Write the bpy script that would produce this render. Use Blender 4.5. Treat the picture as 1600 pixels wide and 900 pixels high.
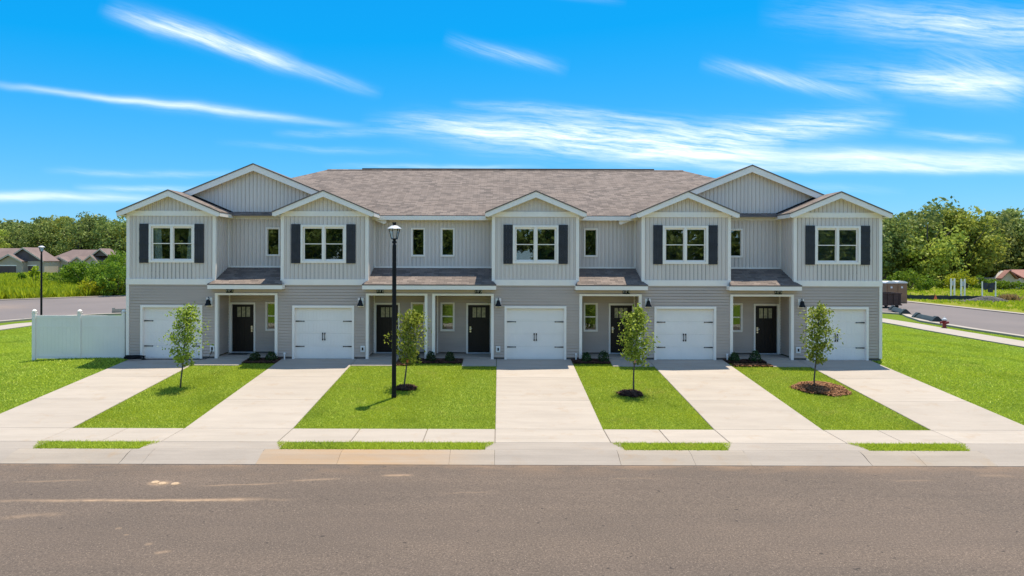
import bpy, math, random
import numpy as np
from mathutils import Vector, Matrix
from mathutils.geometry import tessellate_polygon

for o in list(bpy.data.objects):
    bpy.data.objects.remove(o)
scene = bpy.context.scene
col = scene.collection
random.seed(7)

# ------------------------------------------------------------------ camera
cam_d = bpy.data.cameras.new('camera')
cam = bpy.data.objects.new('camera', cam_d)
col.objects.link(cam)
cam_d.sensor_width = 36.0
cam_d.lens = 24.0
cam_d.shift_x = 0.0125
cam_d.shift_y = -0.0281
cam_d.clip_start = 0.1
cam_d.clip_end = 3000
cam.matrix_world = (Matrix.Translation((0, -27.6, 4.07)) @ Matrix.Rotation(math.radians(90), 4, 'X')
                    @ Matrix.Rotation(math.radians(0.16), 4, 'Z'))
scene.camera = cam

# ------------------------------------------------------------------ world: sky with cirrus
SUN_DIR = Vector((0.14, 0.215, 1.0)).normalized()
EL = math.asin(SUN_DIR.z)
AZ = math.atan2(SUN_DIR.x, SUN_DIR.y)
world = bpy.data.worlds.new('World')
scene.world = world
world.use_nodes = True
wn = world.node_tree
wn.nodes.clear()


def N(nt, typ, **kw):
    n = nt.nodes.new(typ)
    for k, v in kw.items():
        setattr(n, k, v)
    return n


def mth(nt, op, a, b=None, c=None, clamp=False):
    n = nt.nodes.new('ShaderNodeMath')
    n.operation = op
    n.use_clamp = clamp
    for i, s in enumerate((a, b, c)):
        if s is None:
            continue
        if isinstance(s, (int, float)):
            n.inputs[i].default_value = s
        else:
            nt.links.new(s, n.inputs[i])
    return n.outputs[0]


def mixc(nt, fac, a, b, blend='MIX'):
    n = nt.nodes.new('ShaderNodeMix')
    n.data_type = 'RGBA'
    n.blend_type = blend
    for s, i in ((fac, 0), (a, 6), (b, 7)):
        if isinstance(s, (int, float)):
            n.inputs[i].default_value = s
        elif isinstance(s, tuple):
            n.inputs[i].default_value = (*s[:3], 1)
        else:
            nt.links.new(s, n.inputs[i])
    return n.outputs[2]


SKY_STRENGTH = 0.11
sky = N(wn, 'ShaderNodeTexSky', sky_type='NISHITA', sun_disc=False)
sky.sun_elevation = EL
sky.sun_rotation = AZ
sky.air_density = 1.0
sky.dust_density = 0.25
sky.ozone_density = 2.0
tc = N(wn, 'ShaderNodeTexCoord')
sep = N(wn, 'ShaderNodeSeparateXYZ')
wn.links.new(tc.outputs['Generated'], sep.inputs[0])
dx, dy, dz = sep.outputs
dyc = mth(wn, 'MAXIMUM', dy, 0.08)
U = mth(wn, 'MULTIPLY', mth(wn, 'DIVIDE', dx, dyc), 1067.0)
V = mth(wn, 'MULTIPLY', mth(wn, 'DIVIDE', dz, dyc), 1067.0)
comb0 = N(wn, 'ShaderNodeCombineXYZ')
wn.links.new(U, comb0.inputs[0])
wn.links.new(V, comb0.inputs[1])
warpn = N(wn, 'ShaderNodeTexNoise', noise_dimensions='2D')
warpn.inputs['Scale'].default_value = 0.006
warpn.inputs['Detail'].default_value = 3
wn.links.new(comb0.outputs[0], warpn.inputs['Vector'])
V = mth(wn, 'MULTIPLY_ADD', mth(wn, 'SUBTRACT', warpn.outputs[0], 0.5), 13.0, V)
comb = N(wn, 'ShaderNodeCombineXYZ')
wn.links.new(U, comb.inputs[0])
wn.links.new(V, comb.inputs[1])


def texmap(loc, ang, scl):
    mp = N(wn, 'ShaderNodeMapping', vector_type='TEXTURE')
    mp.inputs['Location'].default_value = (*loc, 0)
    mp.inputs['Rotation'].default_value = (0, 0, ang)
    mp.inputs['Scale'].default_value = (*scl, 1)
    wn.links.new(comb.outputs[0], mp.inputs[0])
    return mp.outputs[0]


streaks = [  # two ends as bearings (u, v), half-width, strength, fibre contrast
    (150, 12, 600, 148, 9, .62, .70), (160, 10, 470, 104, 14, .62, .80),
    (-60, 132, 580, 198, 5.0, .66, .45), (150, 155, 480, 190, 9, .26, .8),
    (-300, 301, 290, 312, 7.0, .85, .5), (60, 268, 400, 276, 5, .30, .8),
    (110, 293, 350, 298, 4.5, .42, .7), (330, 225, 680, 241, 5, .20, .9), (420, 209, 660, 206, 6, .26, .9),
    (690, 60, 890, 112, 10, .40, .9),
    (560, 192, 1080, 208, 14, .55, 1.0), (600, 196, 1230, 250, 20, .75, .9), (700, 212, 1240, 226, 26, .45, 1.0),
    (930, 239, 1800, 252, 13, .95, .55), (1080, 262, 1660, 262, 7, .7, .7), (960, 240, 1420, 176, 19, .62, 1.0),
    (960, 206, 1400, 190, 16, .45, 1.0), (700, 162, 1080, 192, 8, .5, 1.0),
    (1090, 95, 1380, 152, 10, .55, .85), (1180, 22, 1950, 42, 22, .50, .95), (1300, 36, 1850, 66, 28, .42, .95),
    (1240, 112, 1700, 130, 18, .42, 1.0), (1370, 118, 1600, 146, 20, .70, .8), (1430, 86, 1640, 142, 30, .42, 1.0),
    (1390, 204, 1590, 218, 7, .42, .9), (500, 258, 860, 263, 4, .38, .8),
    (1150, 283, 1420, 300, 6, .16, .9), (850, -6, 980, 4, 5, .16, .9),
]
fib = {}


def fibre(ang):
    """fibrous noise drawn out along one bearing, shared by all streaks that run that way"""
    if ang not in fib:
        nz = N(wn, 'ShaderNodeTexNoise', noise_dimensions='2D')
        nz.inputs['Scale'].default_value = 1.0
        nz.inputs['Detail'].default_value = 6
        nz.inputs['Roughness'].default_value = 0.7
        nz.inputs['Distortion'].default_value = 0.15
        wn.links.new(texmap((0, ang * 40), math.radians(ang - 5), (120, 10)), nz.inputs['Vector'])
        mr = N(wn, 'ShaderNodeMapRange')
        mr.inputs[1].default_value = 0.34
        mr.inputs[2].default_value = 0.72
        wn.links.new(nz.outputs[0], mr.inputs[0])
        fib[ang] = mr.outputs[0]
    return fib[ang]


acc = 0.0
for (x0, y0, x1, y1, W, amp, fc) in streaks:
    cx, cy = (x0 + x1) / 2 - 780, 405 - (y0 + y1) / 2
    ddx, ddy = x1 - x0, -(y1 - y0)
    L = math.hypot(ddx, ddy) / 2
    an = math.atan2(ddy, ddx)
    v_ = texmap((cx, cy), an, (L, W))
    sq = N(wn, 'ShaderNodeVectorMath', operation='MULTIPLY')
    wn.links.new(v_, sq.inputs[0])
    wn.links.new(v_, sq.inputs[1])
    sx_ = N(wn, 'ShaderNodeSeparateXYZ')
    wn.links.new(sq.outputs[0], sx_.inputs[0])
    am = mth(wn, 'SUBTRACT', 1.0, sx_.outputs[0], clamp=True)
    bm = mth(wn, 'POWER', 0.37, sx_.outputs[1])
    ang = min((-16, 0), key=lambda q: abs(q - math.degrees(an)))
    fc *= 0.86
    fb = mth(wn, 'MULTIPLY_ADD', fibre(ang), fc * amp, (1 - fc) * amp)
    acc = mth(wn, 'MULTIPLY_ADD', mth(wn, 'MULTIPLY', am, bm), fb, acc)
acc = mth(wn, 'MINIMUM', acc, 1.0)
front = N(wn, 'ShaderNodeMapRange')
front.inputs[1].default_value = 0.1
front.inputs[2].default_value = 0.3
wn.links.new(dy, front.inputs[0])
acc = mth(wn, 'MULTIPLY', acc, front.outputs[0])
# cirrus added over the unseen rest of the dome to whiten light on the facade
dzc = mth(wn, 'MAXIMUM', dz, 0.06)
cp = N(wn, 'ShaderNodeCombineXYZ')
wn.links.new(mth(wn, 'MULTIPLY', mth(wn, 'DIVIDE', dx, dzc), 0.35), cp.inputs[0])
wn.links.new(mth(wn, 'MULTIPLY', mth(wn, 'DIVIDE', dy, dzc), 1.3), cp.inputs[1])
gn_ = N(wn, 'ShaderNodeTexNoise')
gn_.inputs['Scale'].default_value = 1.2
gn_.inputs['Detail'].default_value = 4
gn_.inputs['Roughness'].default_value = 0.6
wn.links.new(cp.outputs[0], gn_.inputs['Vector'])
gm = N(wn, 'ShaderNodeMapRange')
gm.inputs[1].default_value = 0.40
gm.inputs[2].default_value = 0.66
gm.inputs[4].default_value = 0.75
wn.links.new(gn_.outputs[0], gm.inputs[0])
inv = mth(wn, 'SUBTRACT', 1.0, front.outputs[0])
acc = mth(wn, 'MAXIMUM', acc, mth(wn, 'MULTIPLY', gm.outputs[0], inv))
# grade of the clear sky towards the photograph's azure (one linear step per channel)
sc = N(wn, 'ShaderNodeSeparateXYZ')
wn.links.new(sky.outputs[0], sc.inputs[0])
hs = N(wn, 'ShaderNodeCombineXYZ')
wn.links.new(mth(wn, 'MAXIMUM', mth(wn, 'MULTIPLY_ADD', sc.outputs[0], 0.36, -0.72), 0.03), hs.inputs[0])
wn.links.new(mth(wn, 'MULTIPLY_ADD', sc.outputs[1], 0.38, 0.62), hs.inputs[1])
wn.links.new(mth(wn, 'MULTIPLY_ADD', sc.outputs[2], 0.33, 2.65), hs.inputs[2])
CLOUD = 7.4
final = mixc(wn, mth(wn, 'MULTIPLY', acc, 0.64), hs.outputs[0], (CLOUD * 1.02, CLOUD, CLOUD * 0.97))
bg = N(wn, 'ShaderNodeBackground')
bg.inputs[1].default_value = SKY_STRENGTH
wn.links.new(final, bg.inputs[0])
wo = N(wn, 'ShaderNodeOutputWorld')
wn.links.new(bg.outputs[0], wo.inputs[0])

# ------------------------------------------------------------------ sun
sun_d = bpy.data.lights.new('sun', 'SUN')
sun_d.energy = 3.9
sun_d.angle = math.radians(0.53)
sun_d.color = (1.0, 0.90, 0.75)
sun = bpy.data.objects.new('sun', sun_d)
col.objects.link(sun)
sun.rotation_euler = (-SUN_DIR).to_track_quat('-Z', 'Y').to_euler()
sun.location = (20, 30, 60)

vs = scene.view_settings
vs.view_transform = 'Standard'
vs.look = 'None'
vs.exposure = 0.98
vs.gamma = 1.0
vs.use_curve_mapping = False
scene.render.engine = 'CYCLES'
scene.cycles.max_bounces = 8
scene.cycles.diffuse_bounces = 4
scene.cycles.transparent_max_bounces = 12
scene.cycles.caustics_reflective = False
scene.cycles.caustics_refractive = False


# ------------------------------------------------------------------ materials
def new_mat(name):
    m = bpy.data.materials.new(name)
    m.use_nodes = True
    nt = m.node_tree
    nt.nodes.clear()
    out = nt.nodes.new('ShaderNodeOutputMaterial')
    p = nt.nodes.new('ShaderNodeBsdfPrincipled')
    nt.links.new(p.outputs[0], out.inputs[0])
    return m, nt, p, out


def coords(nt, scale=(1, 1, 1), world_space=True):
    if world_space:
        g = nt.nodes.new('ShaderNodeNewGeometry').outputs['Position']
    else:
        g = nt.nodes.new('ShaderNodeTexCoord').outputs['Object']
    mp = nt.nodes.new('ShaderNodeMapping')
    mp.inputs['Scale'].default_value = scale
    nt.links.new(g, mp.inputs[0])
    return mp.outputs[0]


def noise(nt, vec, scale, detail=4, rough=0.55, lo=0.3, hi=0.7, dist=0.0):
    n = nt.nodes.new('ShaderNodeTexNoise')
    n.inputs['Scale'].default_value = scale
    n.inputs['Detail'].default_value = detail
    n.inputs['Roughness'].default_value = rough
    n.inputs['Distortion'].default_value = dist
    nt.links.new(vec, n.inputs['Vector'])
    r = nt.nodes.new('ShaderNodeMapRange')
    r.inputs[1].default_value = lo
    r.inputs[2].default_value = hi
    nt.links.new(n.outputs[0], r.inputs[0])
    return r.outputs[0]


def bump(nt, p, h, strength, dist=0.01):
    b = nt.nodes.new('ShaderNodeBump')
    b.inputs['Strength'].default_value = strength
    b.inputs['Distance'].default_value = dist
    nt.links.new(h, b.inputs['Height'])
    nt.links.new(b.outputs[0], p.inputs['Normal'])


def simple(name, c, rough=0.6, var=0.12, scale=3.0, metal=0.0, spec=0.5, fine=None, aniso=(1, 1, 1)):
    m, nt, p, out = new_mat(name)
    v = coords(nt, aniso)
    n1 = noise(nt, v, scale)
    lo = tuple(x * (1 - var) for x in c)
    hi = tuple(min(1, x * (1 + var)) for x in c)
    cc = mixc(nt, n1, lo, hi)
    if fine:
        n2 = noise(nt, v, fine, 2)
        cc = mixc(nt, mth(nt, 'MULTIPLY', n2, var * 1.5), cc, tuple(x * 0.55 for x in c))
        bump(nt, p, n2, 0.25, 0.004)
    nt.links.new(cc, p.inputs['Base Color'])
    p.inputs['Roughness'].default_value = rough
    p.inputs['Metallic'].default_value = metal
    p.inputs['Specular IOR Level'].default_value = spec
    return m


M = {}
M['siding_up'] = simple('siding_light_grey', (0.735, 0.65, 0.58), 0.55, 0.05, 0.8, aniso=(1, 1, .3))
M['siding_low'] = simple('siding_dark_grey', (0.50, 0.41, 0.35), 0.55, 0.07, 0.9, aniso=(.5, .5, 2.5))
M['trim'] = simple('white_trim', (0.93, 0.85, 0.76), 0.5, 0.035, 1.5)
M['soffit'] = simple('cream_soffit', (0.80, 0.76, 0.68), 0.6, 0.03, 1.5)
M['garage'] = simple('garage_white', (0.90, 0.84, 0.77), 0.45, 0.03, 1.2)
M['shutter'] = simple('shutter_charcoal', (0.022, 0.023, 0.03), 0.55, 0.25, 6.0)
M['black'] = simple('black_metal', (0.008, 0.009, 0.011), 0.5, 0.2, 8.0, spec=0.2)
M['nickel'] = simple('satin_nickel', (0.6, 0.57, 0.5), 0.3, 0.08, 8.0, metal=1.0)
M['vinyl'] = simple('fence_vinyl', (0.88, 0.82, 0.76), 0.4, 0.025, 1.3)
M['plastic'] = simple('white_plastic', (0.75, 0.75, 0.74), 0.4, 0.03, 4.0)
M['curtain'] = simple('curtain_cloth', (0.75, 0.74, 0.72), 0.9, 0.05, 3.0)
M['blind'] = simple('grey_blind', (0.20, 0.23, 0.24), 0.8, 0.05, 3.0)
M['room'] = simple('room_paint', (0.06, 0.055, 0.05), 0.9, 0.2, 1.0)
M['foundation'] = simple('foundation_block', (0.12, 0.11, 0.10), 0.9, 0.25, 4.0, fine=40)
M['bark'] = simple('bark', (0.10, 0.085, 0.07), 0.9, 0.35, 9.0, fine=40)
M['hydrant_red'] = simple('hydrant_red', (0.20, 0.012, 0.014), 0.4, 0.15, 6.0)
M['silver'] = simple('silver_paint_and_sheen', (0.5, 0.52, 0.54), 0.4, 0.1, 6.0)
M['rust'] = simple('dumpster_brown', (0.085, 0.045, 0.032), 0.7, 0.45, 1.6, fine=14)
M['toilet_tan'] = simple('toilet_tan', (0.27, 0.145, 0.075), 0.5, 0.12, 2.0)
M['tarp'] = simple('dark_tarp', (0.030, 0.032, 0.045), 0.7, 0.3, 3.0)
M['sock'] = simple('inlet_filter', (0.016, 0.030, 0.034), 0.7, 0.35, 3.0)
M['orange'] = simple('orange_plastic', (0.75, 0.17, 0.05), 0.5, 0.1, 3.0)
M['pink'] = simple('pink_ribbon', (0.75, 0.30, 0.25), 0.6, 0.1, 3.0)
M['far_wall'] = simple('far_cream_siding', (0.42, 0.35, 0.275), 0.7, 0.06, 0.4)
M['far_wall2'] = simple('far_pale_siding', (0.44, 0.385, 0.33), 0.7, 0.06, 0.4)
M['far_trim'] = simple('far_cream_trim', (0.50, 0.44, 0.37), 0.6, 0.04, 1.0)
M['far_gable'] = simple('far_dark_shingle', (0.10, 0.08, 0.08), 0.8, 0.15, 0.8)
M['far_garage'] = simple('far_brown_door', (0.085, 0.055, 0.05), 0.6, 0.12, 0.8)
M['far_roof'] = simple('far_brown_roof', (0.165, 0.118, 0.105), 0.9, 0.15, 0.5, fine=3)
M['red_roof'] = simple('far_red_roof', (0.26, 0.125, 0.10), 0.9, 0.15, 0.5, fine=3)
M['gravel'] = simple('gravel_grey', (0.20, 0.19, 0.185), 0.95, 0.35, 6.0, fine=20)
M['mat'] = simple('door_mat', (0.03, 0.035, 0.035), 0.95, 0.3, 10.0, fine=60)
M['digit'] = simple('white_digit', (0.75, 0.75, 0.73), 0.5, 0.02, 4.0)
M['clod'] = simple('dry_clod', (0.42, 0.30, 0.19), 0.95, 0.2, 10.0)


def mat_glass(name, base_refl=0.075, tint=(0.85, 0.92, 0.90)):
    m, nt, p, out = new_mat(name)
    nt.nodes.remove(p)
    tr = nt.nodes.new('ShaderNodeBsdfTransparent')
    tr.inputs[0].default_value = (*tint, 1)
    gl = nt.nodes.new('ShaderNodeBsdfGlossy')
    gl.inputs['Roughness'].default_value = 0.015
    gl.inputs['Color'].default_value = (0.95, 1, 0.97, 1)
    fr = nt.nodes.new('ShaderNodeFresnel')
    fr.inputs[0].default_value = 1.5
    f = mth(nt, 'ADD', fr.outputs[0], base_refl, clamp=True)
    n = noise(nt, coords(nt), 1.6, 2, lo=0, hi=1)
    b = nt.nodes.new('ShaderNodeBump')
    b.inputs['Strength'].default_value = 0.06
    b.inputs['Distance'].default_value = 0.02
    nt.links.new(n, b.inputs['Height'])
    nt.links.new(b.outputs[0], gl.inputs['Normal'])
    mx = nt.nodes.new('ShaderNodeMixShader')
    nt.links.new(f, mx.inputs[0])
    nt.links.new(tr.outputs[0], mx.inputs[1])
    nt.links.new(gl.outputs[0], mx.inputs[2])
    nt.links.new(mx.outputs[0], out.inputs[0])
    return m


M['glass'] = mat_glass('window_glass')


def mat_frosted():
    m, nt, p, out = new_mat('frosted_glass')
    v = coords(nt)
    n = noise(nt, v, 9, 3)
    nt.links.new(mixc(nt, n, (0.50, 0.43, 0.27), (0.22, 0.21, 0.14)), p.inputs['Base Color'])
    p.inputs['Roughness'].default_value = 0.12
    n2 = noise(nt, v, 60, 2)
    bump(nt, p, n2, 0.3, 0.004)
    return m


M['frosted'] = mat_frosted()


def mat_lampglass():
    m, nt, p, out = new_mat('lamp_glass')
    p.inputs['Base Color'].default_value = (0.72, 0.70, 0.66, 1)
    p.inputs['Roughness'].default_value = 0.25
    p.inputs['Transmission Weight'].default_value = 0.55
    return m


M['lampglass'] = mat_lampglass()


def mat_door():
    m, nt, p, out = new_mat('espresso_door')
    v = coords(nt, (14, 14, 1.0))
    n = noise(nt, v, 2.2, 6, 0.65, 0.25, 0.75, 0.6)
    nt.links.new(mixc(nt, n, (0.009, 0.0065, 0.005), (0.024, 0.016, 0.012)), p.inputs['Base Color'])
    p.inputs['Roughness'].default_value = 0.5
    p.inputs['Specular IOR Level'].default_value = 0.3
    bump(nt, p, n, 0.2, 0.003)
    return m


M['door'] = mat_door()


def mat_shingle():
    m, nt, p, out = new_mat('roof_shingle')
    tcn = nt.nodes.new('ShaderNodeUVMap')
    br = nt.nodes.new('ShaderNodeTexBrick')
    br.inputs['Scale'].default_value = 1.0
    br.inputs['Brick Width'].default_value = 0.30
    br.inputs['Row Height'].default_value = 0.16
    br.inputs['Mortar Size'].default_value = 0.008
    br.inputs['Mortar Smooth'].default_value = 0.6
    br.inputs['Color1'].default_value = (0.225, 0.184, 0.160, 1)
    br.inputs['Color2'].default_value = (0.078, 0.066, 0.060, 1)
    br.inputs['Mortar'].default_value = (0.06, 0.052, 0.048, 1)
    br.inputs['Bias'].default_value = -0.1
    br.offset = 0.37
    nt.links.new(tcn.outputs[0], br.inputs['Vector'])
    v = coords(nt)
    n1 = noise(nt, v, 0.7, 3)
    n2 = noise(nt, v, 11.0, 4, 0.7)
    c = mixc(nt, mth(nt, 'MULTIPLY', n2, 0.40), br.outputs[0], (0.155, 0.130, 0.114))
    c = mixc(nt, mth(nt, 'MULTIPLY', n1, 0.30), c, (0.165, 0.130, 0.108))
    nt.links.new(c, p.inputs['Base Color'])
    p.inputs['Roughness'].default_value = 0.92
    p.inputs['Specular IOR Level'].default_value = 0.2
    h = mth(nt, 'ADD', mth(nt, 'SUBTRACT', 1.0, br.outputs[1]), mth(nt, 'MULTIPLY', n2, 0.7))
    bump(nt, p, h, 0.6, 0.015)
    return m


M['shingle'] = mat_shingle()


def gauss_box(nt, X, Y, cx, cy, lx, ly, ang=0.0):
    ca, sa = math.cos(ang), math.sin(ang)
    ux = mth(nt, 'SUBTRACT', X, cx)
    uy = mth(nt, 'SUBTRACT', Y, cy)
    a = mth(nt, 'DIVIDE', mth(nt, 'ADD', mth(nt, 'MULTIPLY', ux, ca), mth(nt, 'MULTIPLY', uy, sa)), lx)
    b = mth(nt, 'DIVIDE', mth(nt, 'SUBTRACT', mth(nt, 'MULTIPLY', uy, ca), mth(nt, 'MULTIPLY', ux, sa)), ly)
    a4 = mth(nt, 'POWER', mth(nt, 'ABSOLUTE', a), 4.0)
    b2 = mth(nt, 'MULTIPLY', b, b)
    return mth(nt, 'EXPONENT', mth(nt, 'MULTIPLY', mth(nt, 'ADD', a4, b2), -1.0))


def mat_concrete(name, base, warm, stain=0.5, lo4=0.56, rust=None):
    m, nt, p, out = new_mat(name)
    v = coords(nt)
    vs_ = coords(nt, (0.18, 1.0, 1.0))
    n1 = noise(nt, v, 0.55, 5, 0.6, 0.35, 0.72)
    n2 = noise(nt, vs_, 2.6, 6, 0.65, 0.4, 0.75)
    n3 = noise(nt, v, 26, 3, 0.6)
    n4 = noise(nt, v, 1.7, 6, 0.7, lo4, lo4 + 0.22)
    c = mixc(nt, mth(nt, 'MULTIPLY', n1, 0.6), base, tuple(x * 0.88 for x in base))
    c = mixc(nt, mth(nt, 'MULTIPLY', n2, 0.62), c, tuple(x * 0.70 for x in base))
    c = mixc(nt, mth(nt, 'MULTIPLY', n4, stain), c, warm)
    c = mixc(nt, mth(nt, 'MULTIPLY', n3, 0.10), c, tuple(x * 0.6 for x in base))
    if rust:
        sx2 = nt.nodes.new('ShaderNodeSeparateXYZ')
        nt.links.new(v, sx2.inputs[0])
        gb = gauss_box(nt, sx2.outputs[0], sx2.outputs[1], -3.6, -11.0, 2.6, 2.0)
        c = mixc(nt, mth(nt, 'MULTIPLY', gb, mth(nt, 'MULTIPLY_ADD', noise(nt, vs_, 3.0, 5, 0.65, 0.3, 0.7), 0.55, 0.3)), c, rust)
    oi = nt.nodes.new('ShaderNodeObjectInfo')
    c = mixc(nt, mth(nt, 'MULTIPLY', oi.outputs['Random'], 0.24), c, tuple(x * 0.62 for x in base))
    nt.links.new(c, p.inputs['Base Color'])
    p.inputs['Roughness'].default_value = 0.88
    p.inputs['Specular IOR Level'].default_value = 0.3
    bump(nt, p, n3, 0.25, 0.004)
    return m


M['concrete'] = mat_concrete('concrete', (0.395, 0.345, 0.29), (0.31, 0.22, 0.14), 0.65)
M['apron'] = mat_concrete('apron_concrete', (0.318, 0.278, 0.236), (0.27, 0.195, 0.13), 0.45)
M['kerb'] = mat_concrete('kerb_concrete', (0.325, 0.280, 0.230), (0.31, 0.20, 0.10), 0.50, lo4=0.54, rust=(0.36, 0.215, 0.095))
M['joint'] = simple('joint_filler', (0.17, 0.14, 0.11), 0.95, 0.2, 4.0)


def mat_asphalt():
    m, nt, p, out = new_mat('asphalt')
    v = coords(nt)
    va = coords(nt, (0.10, 1.0, 1.0))
    n1 = noise(nt, v, 0.45, 5, 0.6)
    n2 = noise(nt, va, 1.5, 5, 0.6, 0.35, 0.7)
    n3 = noise(nt, v, 24, 3, 0.75, 0.35, 0.68)
    n5 = noise(nt, v, 42, 2, 0.7, 0.58, 0.72)
    c = mixc(nt, n1, (0.130, 0.100, 0.077), (0.168, 0.126, 0.096))
    c = mixc(nt, mth(nt, 'MULTIPLY', n2, 0.40), c, (0.088, 0.071, 0.060))
    c = mixc(nt, mth(nt, 'MULTIPLY', n3, 0.85), c, (0.058, 0.045, 0.036))
    c = mixc(nt, mth(nt, 'MULTIPLY', n5, 0.85), c, (0.30, 0.235, 0.18))
    s = nt.nodes.new('ShaderNodeSeparateXYZ')
    nt.links.new(v, s.inputs[0])
    X, Y = s.outputs[0], s.outputs[1]
    wob = mth(nt, 'MULTIPLY', mth(nt, 'SUBTRACT', noise(nt, v, 1.3, 4, lo=0, hi=1), 0.5), 0.22)
    Yw = mth(nt, 'ADD', Y, wob)
    brk = noise(nt, v, 2.6, 5, 0.7, 0.35, 0.6)
    st = gauss_box(nt, X, Yw, -7.35, -13.73, 2.6, 0.07, 0.022)
    for (cx, cy, lx, ly, an, k) in [(-5.25, -13.68, .42, .09, 0.02, 1), (-7.45, -12.62, .22, .13, 0, 1.2), (-7.05, -12.67, .09, .07, 0, 1),
                                (-5.6, -12.7, .75, .04, .12, .6), (-4.1, -12.35, .55, .05, .15, .5), (-2.3, -12.0, .33, .07, .1, .9),
                                (-9.9, -12.5, .7, .05, .1, .4), (9.3, -12.3, .5, .05, 0, .25), (-8.9, -14.6, .5, .1, .2, .4),
                                (11.4, -11.9, .38, .10, 0, .4), (-6.9, -15.2, .05, .04, 0, .7), (-6.6, -15.5, .04, .03, 0, .7), (-6.0, -15.9, .06, .04, 0, .7),
                                (-5.6, -16.2, .12, .05, .3, .5), (-0.6, -13.2, .5, .04, .1, .25), (3.0, -12.2, .5, .06, .1, .25)]:
        st = mth(nt, 'MAXIMUM', st, mth(nt, 'MULTIPLY', gauss_box(nt, X, Yw, cx, cy, lx, ly, an), k))
    st = mth(nt, 'MULTIPLY', st, mth(nt, 'ADD', mth(nt, 'MULTIPLY', brk, 0.75), 0.25), clamp=True)
    n6 = noise(nt, v, 7.5, 2, 0.5, 0.715, 0.74)
    c = mixc(nt, mth(nt, 'MULTIPLY', n6, 0.8), c, (0.03, 0.025, 0.022))
    n7 = noise(nt, coords(nt, (0.05, 1.0, 1.0)), 0.9, 3, 0.55, 0.42, 0.62)
    c = mixc(nt, mth(nt, 'MULTIPLY', n7, 0.22), c, (0.075, 0.060, 0.050))
    c = mixc(nt, mth(nt, 'MULTIPLY', st, 0.9), c, (0.34, 0.235, 0.15))
    # sandy wash along the kerb
    e = mth(nt, 'EXPONENT', mth(nt, 'MULTIPLY', mth(nt, 'ABSOLUTE', mth(nt, 'ADD', Yw, 11.2)), -2.6))
    sand = mth(nt, 'MULTIPLY', e, noise(nt, coords(nt, (.5, 1, 1)), 1.6, 6, 0.7, 0.42, 0.7), clamp=True)
    c = mixc(nt, mth(nt, 'MULTIPLY', sand, 0.85), c, (0.24, 0.155, 0.095))
    nt.links.new(c, p.inputs['Base Color'])
    p.inputs['Roughness'].default_value = 0.9
    p.inputs['Specular IOR Level'].default_value = 0.25
    bump(nt, p, mth(nt, 'ADD', n3, n5), 0.35, 0.006)
    return m


M['asphalt'] = mat_asphalt()


def mat_sideroad():
    m, nt, p, out = new_mat('side_asphalt')
    v = coords(nt)
    n1 = noise(nt, v, 0.12, 5, 0.6)
    n2 = noise(nt, v, 8, 3, 0.6)
    c = mixc(nt, n1, (0.125, 0.104, 0.096), (0.165, 0.135, 0.122))
    c = mixc(nt, mth(nt, 'MULTIPLY', n2, 0.3), c, (0.09, 0.078, 0.074))
    s = nt.nodes.new('ShaderNodeSeparateXYZ')
    nt.links.new(v, s.inputs[0])
    g = gauss_box(nt, s.outputs[0], s.outputs[1], -52, 33, 7, 6, 0)
    g = mth(nt, 'MULTIPLY', g, noise(nt, v, 0.4, 5, 0.65, 0.3, 0.65), clamp=True)
    c = mixc(nt, mth(nt, 'MULTIPLY', g, 0.9), c, (0.30, 0.205, 0.13))
    nt.links.new(c, p.inputs['Base Color'])
    p.inputs['Roughness'].default_value = 0.9
    return m


M['sideroad'] = mat_sideroad()


def mat_ground():
    m, nt, p, out = new_mat('ground')
    v = coords(nt)
    s = nt.nodes.new('ShaderNodeSeparateXYZ')
    nt.links.new(v, s.inputs[0])
    X, Y = s.outputs[0], s.outputs[1]
    n1 = noise(nt, v, 0.5, 5, 0.6)
    n2 = noise(nt, v, 9, 4, 0.7)
    n3 = noise(nt, v, 34, 3, 0.7)
    lawn = mixc(nt, n1, (0.110, 0.170, 0.012), (0.150, 0.205, 0.015))
    lawn = mixc(nt, mth(nt, 'MULTIPLY', n2, 0.5), lawn, (0.18, 0.235, 0.028))
    lawn = mixc(nt, mth(nt, 'MULTIPLY', n3, 0.55), lawn, (0.055, 0.100, 0.008))
    f1 = noise(nt, coords(nt, (0.4, 1, 1)), 0.10, 6, 0.65, 0.35, 0.65)
    f2 = noise(nt, v, 1.2, 5, 0.7)
    field = mixc(nt, f1, (0.19, 0.215, 0.018), (0.26, 0.245, 0.035))
    field = mixc(nt, mth(nt, 'MULTIPLY', f2, 0.5), field, (0.075, 0.105, 0.012))
    dirt = noise(nt, coords(nt, (0.25, 1, 1)), 0.16, 6, 0.7, 0.55, 0.68)
    field = mixc(nt, mth(nt, 'MULTIPLY', dirt, 0.75), field, (0.19, 0.125, 0.075))
    # lawn inside the block of streets, rough field outside it
    inx = mth(nt, 'MULTIPLY', mth(nt, 'GREATER_THAN', X, -50.0), mth(nt, 'LESS_THAN', X, 40.0))
    iny = mth(nt, 'MULTIPLY', mth(nt, 'GREATER_THAN', Y, -40.0), mth(nt, 'LESS_THAN', Y, 33.0))
    ins = mth(nt, 'MULTIPLY', inx, iny)
    c = mixc(nt, ins, field, lawn)
    nt.links.new(c, p.inputs['Base Color'])
    p.inputs['Roughness'].default_value = 1.0
    p.inputs['Specular IOR Level'].default_value = 0.1
    bump(nt, p, mth(nt, 'ADD', n2, n3), 0.6, 0.03)
    return m


M['ground'] = mat_ground()


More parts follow.
